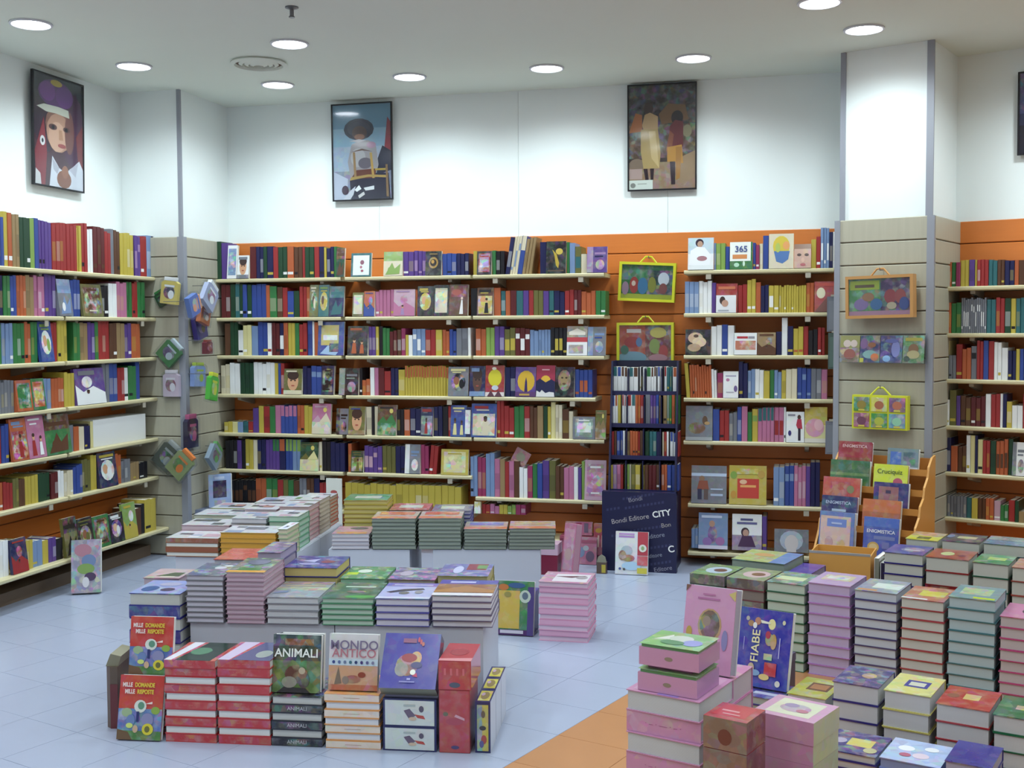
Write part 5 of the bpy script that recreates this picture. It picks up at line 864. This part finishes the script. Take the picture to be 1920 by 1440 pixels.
# ------------------------------------------------------------------ right-hand floor stacks
RA = rad(-18)
R3 = Row(on_z(1514, 1263, 0), RA)
def lo(nm): return nm
R3.stack(1293, 1360, 1078, 8, '3f4a40', 'SP', .26, 'grey-green thick book in pile nearest the aisle', 'top thick book with green cover and pale ring, aisle pile', art=[('r', 0, 0, 1, 1, '6f8f5c', .2), ('e', .55, .5, .35, .3, 'b4c4d4'), ('e', .6, .5, .18, .14, '6a4a40')], pg='7a8a84', spc='5a5650')
R3.stack(1361, 1433, 1086, 8, '6a2c34', 'SP', .26, 'brown thick book in pile beside grey-green books', 'top thick book with sage cover and pink ring', art=[('r', 0, 0, 1, 1, '84966e', .2), ('e', .55, .5, .35, .3, 'c8b0b4'), ('e', .6, .5, .18, .14, '7a5a48')], pg='7c7470', spc='5c524c')
R3.stack(1435, 1510, 1094, 9, '20583c', 'P', .26, 'dark green hardcover in tall floor stack', 'top dark green hardcover with bright lettered cover', art=[('r', 0, 0, 1, 1, '4f7f68', .5), ('r', .1, .3, .8, .6, 'c8d4a0', .3)], pg='b4c4b8')
tl = [('r', .15, .35, .85, .8, 'c8c0a0', .5), ('r', .25, .45, .75, .7, 'd8d8d0', .6)]
def bundle(u0, u1, vt, n, cov, pg, nm, art, **k): R3.stack(u0, u1, vt, n, cov, 'P', .27, nm+' in tall floor stack', 'top '+nm+' with patterned cover, tall floor stack', art=art, pg=pg, jit=.0035, **k)
bundle(1514, 1596, 1096, 9, 'a878b8', 'b8a8cc', 'lilac hardcover', [('r', 0, 0, 1, 1, 'b49cc4', .15)]+tl)
bundle(1600, 1683, 1110, 10, '4a4470', 'bcc4d0', 'slate-blue hardcover', [('r', 0, 0, 1, 1, '8a94ac', .3), ('r', .3, .3, .95, .7, 'd0dce0', .3), ('r', .05, .05, .5, .16, 'c8946c')])
bundle(1688, 1772, 1125, 9, 'a04048', 'c0c4c0', 'red-edged hardcover', [('r', 0, 0, 1, 1, 'b0705c', .3), ('r', .3, .3, .9, .7, 'c8c050', .4), ('r', 0, .02, .6, .1, 'd8dce0')])
bundle(1776, 1868, 1123, 9, '3f6f78', 'a8bcc4', 'teal hardcover', [('r', 0, 0, 1, 1, '7a9aa0', .2), ('r', .15, .3, .8, .8, 'a8c090', .5), ('r', .5, .05, .95, .16, 'c0d840')])
bundle(1874, 1962, 1160, 8, 'b0487a', 'b8b0b4', 'magenta-edged hardcover', [('r', 0, 0, 1, 1, 'c87fa8', .1), ('e', .6, .5, .2, .2, '4a3040')])
# flat pile behind: big green and blue book
R3b = Row(R3.f.w(0, .36, 0), RA)
R3b.stack(1370, 1472, 1053, 8, '46605a', 'P', .30, 'dull green large hardcover in pile behind the aisle piles', 'large hardcover with lime and sky-blue cover, behind aisle piles', art=[('r', 0, 0, 1, 1, 'a8b470', .35), ('r', .7, 0, 1, 1, '6a8ac0', .1), ('e', .4, .6, .2, .14, 'c8a070')], pg='8a9a90')
R3b.stack(1475, 1520, 1075, 7, '43309a', 'P', .26, 'violet hardcover in pile before the orange carton', 'top violet hardcover with plain cover before the orange carton', art=[('r', 0, 0, 1, 1, '47349a', .1)], pg='8f8aa8')
# second row
R2P = on_z(1762, 1452, 0); R2 = Row(R2P, RA)
def r2(u0, u1, vt, n, cov, nm, art, **k): R2.stack(u0, u1, vt, n, cov, 'P', .24, 'thick '+nm+' storybook in floor stack', 'top thick '+nm+' storybook with decorated cover', art=art, pg=k.pop('pg', 'c8cacc'), jit=.004, **k)
r2(1474, 1551, 1306, 3, 'b0aa34', 'yellow-green', [('r', 0, 0, 1, 1, 'a8a838', .3), ('r', .3, .35, .85, .75, '6a4a34'), ('r', .36, .42, .78, .68, 'a0704a')])
r2(1558, 1648, 1284, 4, '2f2a70', 'navy', [('r', 0, 0, 1, 1, '352f76', .35), ('e', .6, .55, .16, .14, 'a88a70', .4), ('e', .3, .5, .1, .1, '6a5a7a')])
r2(1654, 1746, 1300, 4, 'c8c068', 'pale yellow', [('r', 0, 0, 1, 1, 'ccc87c', .35), ('r', .3, .35, .8, .7, '3a3a90'), ('r', .38, .42, .72, .62, 'c8c8b8')])
r2(1751, 1856, 1326, 4, 'a83434', 'red', [('r', 0, 0, 1, 1, 'a63a34', .15), ('r', .4, .4, .7, .68, 'c8b070', .4), ('e', .2, .5, .12, .1, '8a5a48')])
r2(1860, 1950, 1347, 4, '1f5f3c', 'green', [('r', 0, 0, 1, 1, '24683f', .15), ('r', .4, .4, .8, .6, 'b8b05a', .4)])
# first row
R1 = Row(R2.f.w(0, -.34, 0), RA)
R1.stack(1537, 1644, 1412, 5, '2a2878', 'P', .22, 'navy treasury hardcover in low front stack', 'top navy treasury hardcover with golden title plate', art=[('r', 0, 0, 1, 1, '3a3474', .35), ('r', .35, .35, .8, .7, 'c8bc60', .2), ('e', .2, .5, .12, .12, 'a8a0b8'), ('e', .82, .25, .12, .12, 'b8b48a')], pg='c8ccc8')
R1.stack(1646, 1764, 1430, 4, '6a7fc0', 'P', .22, 'sky-blue treasury hardcover in low front stack', 'top sky-blue treasury hardcover with white flower cover', art=[('r', 0, 0, 1, 1, 'a8bce4', .3), ('e', .3, .6, .14, .12, 'e4e8f0'), ('e', .6, .35, .14, .12, 'd8c8d8'), ('e', .7, .7, .12, .1, 'e0e4ea'), ('e', .35, .3, .1, .08, 'b0607a')], pg='8a9cc8')
R1.stack(1768, 1860, 1434, 4, '2c2a80', 'P', .22, 'deep blue paperback in lowest front stack', 'top deep blue paperback with plain cover, lowest front stack', art=[('r', 0, 0, 1, 1, '2f2c84', .05)], pg='a8a8c0')
# small blue stack with the upright fairy tale book
R2b = Row(R2.f.w(0, -.02, 0), rad(-20))
tp, wF, xF, HF = R2b.stack(1350, 1462, 1304, 5, '2e2f86', 'P', .2, 'blue FIABE hardcover lying in small stack', 'top flat blue FIABE hardcover under the standing one', art=[('r', 0, 0, 1, 1, '33358c', .3), ('r', .5, .2, .9, .35, 'c0c4d8')], pg='a8b0a8')
xa = R2b.f.at(1369, 1280, .05)[0]; xb = R2b.f.at(1467, 1290, .05)[0]
wF = (xb-xa); hF = .305
fia = [('e', .62, .82, .07, .07, 'd8d49a'), ('e', .15, .86, .035, .03, 'a8a8a0'), ('e', .22, .8, .06, .04, 'a08060'), ('e', .35, .84, .06, .05, 'b0806a'), ('p', [(.4, .86), (.6, .84), (.58, .82), (.42, .82)], 'd8dcd0'), ('e', .3, .78, .04, .04, 'd8dce0'), ('e', .85, .86, .03, .03, 'c8c8a8'), ('e', .6, .62, .08, .08, '8a8a58', .4), ('e', .68, .6, .06, .1, 'b08a40', .3), ('e', .57, .68, .05, .05, 'a83a50'), ('r', .52, .36, .68, .44, 'a8b08a', .4), ('r', .55, .16, .78, .33, 'b03038', .2), ('e', .56, .14, .1, .04, 'd0b878'), ('e', .25, .18, .14, .05, '8a2a40'), ('e', .3, .24, .06, .06, 'b8a890'), ('e', .38, .18, .1, .04, '7a9ac0'), ('e', .12, .12, .05, .05, 'c0a8a0'), ('e', .83, .08, .05, .04, 'c8c8c0'), ('r', .80, .4, .815, .66, 'b8b8e0'), ('r', .12, .45, .13, .62, 'a8a8d0')]
o = upright(R2b.f.w(xa, .09, HF+.001), R2b.f.a, wF, hF, .03, '28299a', fia, 'blue FIABE fairy tale book standing upright on its stack', 14, busy=.12)
lettering('FIABE', o, (wF*.36, -.010, hF*.52), (math.pi/2, -math.pi/2, 0), wF*.21, 'dcd8a8', 'title', .0004, 1.15)
t = thing('storage_box', 'dark box standing hidden behind the upright FIABE book', 'box', R2b.f.w(xa+.02, .207, 0), R2b.f.a); b = MB(); b.box(0, 0, 0, wF-.05, .06, HF+.12, '3a3450'); b.obj('box_body', M['print'], t); b = MB(); b.box(-.002, -.002, HF+.09, wF-.048, .062, HF+.121, '46405e'); b.obj('lid', M['print'], t)
# big pink hardcovers at the corner, two open pink boxes on top
PA = rad(-17.7); zp = .505
P0 = on_z(1175, 1292, zp); P1_ = on_z(1314, 1317, zp); wp = (P1_-P0).length; PS = Row((P0.x, P0.y, 0), PA)
rng = random.Random(5)
nP = 8; hP = zp/nP
for i in range(nP):
    pt = 'PSPSPSPS'[(nP-1-i)]
    b, p = lying(wp, .26, hP-.0005, 'c48fb6', pt, 'c6ccd2', art=[('r', .06, .06, .94, .94, 'cba0c0', .05), ('r', .42, .0, .7, .1, '9a80c8')] if i == nP-1 else None)
    o = link('stacked_book', b.mesh('cover', M['gloss']), None, PS.f.w(rng.uniform(-.004, .004), rng.uniform(-.004, .004), i*hP), (0, 0, PA+rng.uniform(-.02, .02))); p.obj('pages', M['pages'], o)
    if pt == 'S': lettering('· – · –– · – ·', o, (wp*.5, -.0006, hP*.5), (math.pi/2, 0, 0), hP*.4, 'a0608c', 'spine_title')
    tag(o, 'top large pink hardcover under the open pink boxes' if i == nP-1 else 'large pink hardcover in the corner stack, %s from top' % NTH[nP-1-i], 'book', 'large pink hardcovers in the corner stack')
z = zp+.001
for k, (du, hh) in enumerate(((.03, .066), (.034, .066))):
    t = thing('boxed_book', ['pink box with green picture lid, lower on hardcover stack', 'pink box with green picture lid, upper on hardcover stack'][k], 'box', PS.f.w(du, .015+.0*k, z), PA+.02*k)
    W, dd = wp*.80, .17
    b = MB(); b.box(0, 0, 0, W, dd, hh-.012, 'bd8cb0', f='c290b4', r='a87ab4'); b.art([('e', .5, .5, .07, .12, '8a8070')], lambda a, c, L: (a*W, -.0003-L*.0003, c*(hh-.012))); b.obj('carton', M['gloss'], t)
    b = MB(); b.box(.006, .006, hh-.012, W-.006, dd-.006, hh-.002, '5f9a5c'); b.art([('r', 0, 0, 1, 1, '78b070', .3), ('p', [(.1, .4), (.3, .8), (.4, .5)], 'd8dcd8'), ('e', .5, .6, .2, .2, 'c0ccc4'), ('e', .75, .4, .16, .2, '8a98d0'), ('e', .45, .3, .2, .14, '4f8a68')], top_fn(W, dd, hh-.002)); b.obj('picture_lid', M['gloss'], t)
    z += hh+.012 if k == 0 else hh
    if k == 0:
        b = MB(); b.box(.02, .03, hh-.0015, W-.03, dd-.02, hh+.0115, 'b878a4'); b.obj('rear_hinge', M['gloss'], t)
# tall pink book standing behind, on its own pile
T3 = Frame(PS.f.w(.02, .285, 0), rad(-18))
x0 = T3.at(1268, 1200, 0)[0]; x1 = T3.at(1362, 1200, 0)[0]; zb = T3.at(1320, 1275, 0)[1]; ht = T3.at(1322, 1112, .05)[1]-zb
T3r = Row(T3.P, T3.a)
T3r.stack(1266, 1366, 1275, 6, 'c47fae', 'P', .22, 'pink hardcover in pile beneath the tall oval-picture book', 'top flat pink hardcover beneath the tall oval-picture book', pg='c4bcc8')
upright(T3.w(x0, .03, zb+.002), T3.a, x1-x0, ht/math.cos(rad(12)), .055, 'cb98bc', [('e', .52, .55, .24, .2, 'b89870', .2), ('e', .52, .56, .2, .17, '6a5c54', .4), ('e', .46, .6, .08, .06, '9a8a80'), ('e', .12, .45, .06, .07, 'b8a050'), ('e', .84, .4, .06, .12, '8a8ab8'), ('p', [(.86, .94), (1, .98), (1, .86)], 'c8b878'), ('p', [(.0, 1), (.1, 1), (.0, .92)], '7a5a50'), ('r', .25, .85, .7, .87, 'b070a0'), ('r', .35, .9, .6, .92, 'b878a4')], 'tall pink storybook with oval picture standing upright', 12, edge='a8a8bc', busy=.05)
# red lacquer boxes and pink patterned boxes
def carton(P, a, w, d, h, side, top, tart, label, lid=None, fart=None, rside=None, z=0):
    t = thing('boxed_book', label, 'box', (P[0], P[1], z), a)
    hb = h-(lid or 0)
    b = MB(); b.box(0, 0, 0, w, d, hb, side, .15, t=top, r=rside or side)
    if fart: b.art(fart, up_fn(w, hb, -.0003))
    if not lid and tart: b.art(tart, top_fn(w, d, h))
    b.obj('carton', M['gloss'], t)
    if lid:
        b = MB(); b.box(-.002, -.002, hb+.001, w+.002, d+.002, h, side, .12, t=top, r=rside or side); b.art(tart, top_fn(w, d, h)); b.obj('lid', M['gloss'], t)
zr = .50
P = on_z(1316, 1340, zr); Pb = on_z(1400, 1357, zr); wr_ = (Pb-P).length; ar = math.atan2(Pb.y-P.y, Pb.x-P.x)
emb = [('e', .5, .42, .16, .26, '6a3a34')]
carton((P.x+.004, P.y), ar, wr_-.004, .135, .408, '7a6458', 'b03038', [('r', .05, .1, .9, .3, 'c84a50')], 'lower red-topped brown lacquer box among the storybooks', fart=emb, rside='5a2a38')
carton((P.x+.004, P.y+.0), ar, wr_-.004, .135, .09, '7d685a', 'a8343a', [('r', .1, .2, .85, .9, 'b83c44'), ('r', .2, .5, .6, .58, 'd8a0a0'), ('r', .3, .3, .7, .36, 'd09a9a')], 'upper red-topped brown lacquer box among the storybooks', fart=emb, rside='6a2430', z=.41)
zq = .44
P = on_z(1411, 1331, zq); Pb = on_z(1525, 1356, zq); wq_ = (Pb-P).length; aq = math.atan2(Pb.y-P.y, Pb.x-P.x)
carton((P.x, P.y), aq, wq_, .187, .31, 'bc88ae', 'c494b6', None, 'lower pink patterned keepsake box, front of floor stacks', rside='a8b89a')
carton((P.x, P.y), aq, wq_, .187, .129, 'c08cb0', 'c99cbc', [('r', .14, .14, .86, .9, 'd4d6c0', .1), ('e', .5, .5, .25, .2, 'b8a0b8', .3), ('e', .4, .6, .12, .1, '9a8ab0'), ('e', .65, .4, .1, .08, 'b87a90')], 'upper pink keepsake box with pale picture lid', lid=.07, rside='b4c09c', z=.3105)
# fourth row and rear ones
R4 = Row(R3.f.w(0, .62, 0), RA)
def r4(u0, u1, vt, n, cov, nm, art, y=0, row=None, pg='c0c4bc', pat='P'): R4.stack(u0, u1, vt, n, cov, pat, .24, nm+' hardcover in rear floor stack', 'top '+nm+' hardcover with picture cover, rear floor stack', art=art, pg=pg, y=y, jit=.003)
r4(1655, 1731, 1038, 9, '1f2070', 'indigo', [('r', 0, 0, 1, 1, '3a3c94', .12), ('e', .6, .5, .3, .24, '7a78a0', .3), ('r', .4, .4, .8, .5, 'b8b8c8')])
r4(1734, 1818, 1047, 7, '8a2c2c', 'brick-red', [('r', 0, 0, 1, 1, '9a4a3c', .15), ('e', .4, .5, .16, .2, 'c0c890'), ('e', .75, .4, .08, .1, '7a4a5a')], pat='PPSPPPP')
r4(1822, 1893, 1057, 7, '235a44', 'bottle-green', [('r', 0, 0, 1, 1, '3a8a58', .3), ('r', .3, .4, .8, .7, 'a8c868', .3)])
r4(1896, 1960, 1066, 7, '9a4a40', 'coral', [('r', 0, 0, 1, 1, 'b07a64', .3)])
r4(1697, 1760, 1012, 9, 'c8c040', 'yellow-edged', [('r', 0, 0, 1, 1, 'b0906a', .4), ('r', 0, 0, 1, .5, 'c8c840', .2), ('r', .3, .1, .7, .4, '3f6a44')], y=.30)
r4(1764, 1838, 1016, 9, '241e48', 'midnight', [('r', 0, 0, 1, 1, '3a3450', .3), ('r', .3, .4, .8, .7, 'b8b088', .3), ('e', .1, .6, .1, .2, '7a8aa8')], y=.30)
r4(1842, 1930, 1022, 9, '2f4f58', 'steel-blue', [('r', 0, 0, 1, 1, '5a7f9c', .2), ('r', 0, .5, 1, 1, '7a8a8c', .4)], y=.30)
# orange carton with books leaning out
CB = Frame(R3.f.w(.0, .70, 0), RA+.14)
x0, z1 = CB.at(1517, 1036, 0); x1, _ = CB.at(1632, 1048, 0); W = x1-x0
t = thing('cardboard_box', 'open orange-lined cardboard box among the right floor stacks', 'box', CB.w(x0, 0, 0), CB.a)
t['label'] = 'open orange cardboard box standing behind the lilac book stack'
b = MB(); b.box(0, 0, 0, W, .006, z1, 'd09c50'); b.box(0, .25, 0, W, .256, z1, 'd09c50'); b.box(0, .006, 0, .006, .25, z1, 'd09c50'); b.box(W-.006, .006, 0, W, .25, z1, 'd09c50'); b.box(.006, .006, 0, W-.006, .25, .006, 'd09c50'); b.obj('box_body', M['print'], t)
b = MB(); b.box(0, -.001, z1-.0, W, .007, z1+.012, '9a9a98'); b.obj('top_edge', M['print'], t)
for k in range(2):
    upright(CB.w(x0+W+.04+.03*k, .02, 0), CB.a+math.pi/2-.1, .2, z1*(.98-.05*k), .024, ('8a8f80', '2a2a40', '6a6a5c')[k], [], ('grey-green', 'black', 'olive-grey')[k]+' book standing on edge beside the open orange box', 0)

# ------------------------------------------------------------------ tiered floor rack before the broad pillar
RK = PIL.shift(-.50)
def rk(u, v, y): return RK.at(u, v, y)
x0 = rk(1530, 1040, 0)[0]; x1 = rk(1694, 1030, .0)[0]; xm = rk(1613, 1030, 0)[0]
t = thing('book_rack', 'tiered orange cardboard book rack in front of broad pillar', 'display stand', RK.w(x0, 0, 0), RK.a)
Wk = x1-x0+.035; ys = [0, .085, .17, .25, .33]; zs = [.26, .42, .53, .63, .74]
for q in (0, 1):
    pr_ = [(-.03, 0), (.44, 0), (.44, zs[4]+.10), (ys[4]+.05, zs[4]+.09)]
    for k in range(4, -1, -1): pr_ += [(ys[k]-.012, zs[k]+.04), (ys[k]-.03, zs[k]-.02)]
    b = MB(); xx = -.012 if q == 0 else Wk; b.prism(pr_, xx, xx+.012, 'x', 'cc9650'); b.obj('side_panel', M['print'], t)
b = MB(); b.box(0, .43, 0, Wk, .44, zs[4]+.08, 'b87a3a'); b.obj('back_panel', M['print'], t)
for k in range(5):
    b = MB(); b.box(0, ys[k]-.02, zs[k]-.012, Wk, ys[k]+.06, zs[k]-.001, 'b87a3a'); b.box(0, ys[k]-.026, zs[k]-.012, Wk, ys[k]-.02, zs[k]+.025, 'c0843e'); b.obj('tier', M['print'], t)
def rack_book(k, u0, u1, vt, cov, shapes, label, th=.032, edge='dfe3e8', txt=None):
    y = ys[k]; xa = rk(u0, vt, y)[0]; xb = rk(u1, vt, y)[0]; zt_ = rk((u0+u1)/2, vt, y+.03)[1]
    h = (zt_-zs[k])/math.cos(rad(9)); o = upright(RK.w(xa, y-.012, zs[k]+.0005), RK.a, xb-xa, h, th, cov, shapes, label, 9, edge=edge, busy=.12)
    if txt:
        for tx, a, c, s, cl in txt: lettering(tx, o, ((xb-xa)*a, -.006, h*c), (math.pi/2, 0, 0), s*(xb-xa), cl, 'title', .0004)
rack_book(0, 1535, 1600, 962, '5a6fae', [('r', .032, .04, .9, .9, 'c4a8a0', .25), ('r', .22, .66, .78, .84, '6a7fc0'), ('e', .3, .3, .12, .14, 'b08a90', .3), ('e', .65, .25, .12, .14, 'c0a070', .3), ('r', .35, .72, .65, .76, 'a8b4d8')], 'blue-framed beige book on the lowest rack tier', .05)
rack_book(0, 1618, 1684, 972, '3f52a6', [('r', 0, .78, 1, 1, '4562b4', .1), ('r', .3, .5, .9, .58, '6a74a8'), ('e', .3, .32, .17, .12, 'b89a58'), ('e', .3, .32, .12, .08, 'c8b080'), ('e', .2, .12, .14, .1, '7a4a70'), ('r', .55, .3, .75, .45, '6a70a8')], 'royal blue puzzle book with gold seal on lowest rack tier', .03, txt=[('ENIGMISTICA', .5, .68, .135, 'd4d8e4')])
rack_book(1, 1540, 1606, 931, '24285c', [('r', 0, 0, 1, 1, '24285c', .15), ('r', .3, .5, .7, .58, '8f9fb4'), ('e', .6, .35, .06, .06, 'b8bcc0')], 'navy puzzle book on the second rack tier', .032, edge='c8a8b0', txt=[('ENIGMISTICA', .48, .78, .12, 'a8b4cc')])
rack_book(1, 1617, 1688, 938, 'b8663c', [('r', 0, .3, 1, .6, 'a05a3a', .15)], 'burnt orange thick book on the second rack tier', .032, edge='d8c4b0')
rack_book(2, 1543, 1612, 896, 'b04a40', [('r', .2, .35, .75, .85, 'a03a40', .2), ('e', .75, .6, .1, .14, '7a7a58'), ('r', 0, 0, 1, .25, '8a6a90', .2)], 'coral red book with white page top on third rack tier', .032, edge='e4dcd0')
rack_book(2, 1638, 1703, 906, '23246a', [('r', .15, .15, .72, .85, '8a5a60', .15), ('r', .35, .6, .5, .72, '3a3050')], 'navy book with rose panel on third rack tier', .032, edge='e8ecf0')
rack_book(3, 1557, 1630, 864, '2f5f3a', [('r', 0, .45, 1, .55, '5a7a48', .2), ('r', 0, .0, 1, .3, '3a6a40', .2)], 'forest green thick book on fourth rack tier', .032, edge='e8eef2')
rack_book(3, 1638, 1702, 872, 'c0cc38', [('r', 0, 0, 1, .3, 'a8b84a', .2), ('e', .72, .35, .14, .16, 'a85068'), ('r', .1, .2, .3, .3, '9aa890')], 'lime yellow crossword book on fourth rack tier', .032, edge='c8a878', txt=[('Cruciquiz', .48, .72, .19, '3a4a2c')])
rack_book(4, 1572, 1634, 829, '8a2430', [('r', 0, 0, 1, .4, '7a3428', .2), ('e', .4, .06, .08, .05, 'd8d0d0')], 'crimson puzzle book on the top rack tier', .032, edge='b05a60', txt=[('ENIGMISTICA', .5, .82, .125, 'c8a8a8')])
rack_book(4, 1664, 1722, 842, '6a8088', [('r', .1, .3, .45, .85, '4a68b0', .3), ('r', .52, .3, .9, .85, '48606a', .3), ('r', 0, 0, 1, .2, 'b8bcc8', .3)], 'pale blue-grey book with twin pictures on top rack tier', .032, edge='e4ece8')

# ------------------------------------------------------------------ spine-out books: the 300 that show largest one by one, the rest together
SPINES.sort(key=lambda s: -s[0])
stuffb = MB(); rng = random.Random(3)
for k, (ar_, fr, x, y, z, w_, d_, h_, cs, lean, lab, g) in enumerate(SPINES):
    a = math.radians(lean); P = fr.w(x, y, z+(w_*math.sin(a) if a > 0 else 0))
    Ry = Matrix.Rotation(a, 4, 'Y'); h2 = h_/max(.5, math.cos(a))
    if k < 300:
        b = MB(); spine_mesh(b, w_, d_, h_, cs, rng)
        tag(b.obj('shelf_book', M['print'], None, P, (0, a, fr.a)), lab, 'book', g)
    else:
        R = Matrix.Translation(P) @ Matrix.Rotation(fr.a, 4, 'Z') @ Ry
        spine_mesh(stuffb, w_, d_, h_, cs, rng, T=lambda p: tuple(R @ Vector(p)))
o = stuffb.obj('shelf_book_rows', M['print']); o['kind'] = 'stuff'; tag(o, 'rows of smaller spine-out books filling the wall shelves', 'books')
STK.sort(key=lambda q: -q[0]); pile = MB()
for k, (_, cv, pm, Pw, az, lab, g, tx) in enumerate(STK):
    if k < 292:
        o = link('stacked_book', cv, None, Pw, (0, 0, az)); link('pages', pm, o); tag(o, lab, 'book', g)
        if tx: (t_, tc, px, sz), W, th = tx; lettering(t_, o, (W*px, -.0004, th*.5), (math.pi/2, 0, 0), th*sz, tc, 'spine_title')
    else:
        R = Matrix.Translation(Pw) @ Matrix.Rotation(az, 4, 'Z')
        for me in (cv, pm):
            ca = me.color_attributes['Col'].data
            for p in me.polygons: pile.poly([tuple(R @ me.vertices[v].co) for v in p.vertices], tuple(ca[p.loop_start].color[:3]))
o = pile.obj('stacked_book_piles', M['print']); o['kind'] = 'stuff'; tag(o, 'half-hidden flat books filling the lower and rear stacks', 'books')
bpy.context.view_layer.update(); dg = bpy.context.evaluated_depsgraph_get()
for o in TEXTS:
    me = bpy.data.meshes.new_from_object(o.evaluated_get(dg)); n = link(o.name, me, o.parent, o.location, o.rotation_euler); n.scale = o.scale
    nm = o.name; bpy.data.objects.remove(o, do_unlink=True); n.name = nm
print('stacks', len(STK)); print('spines', len(SPINES), 'tiles', ntile)
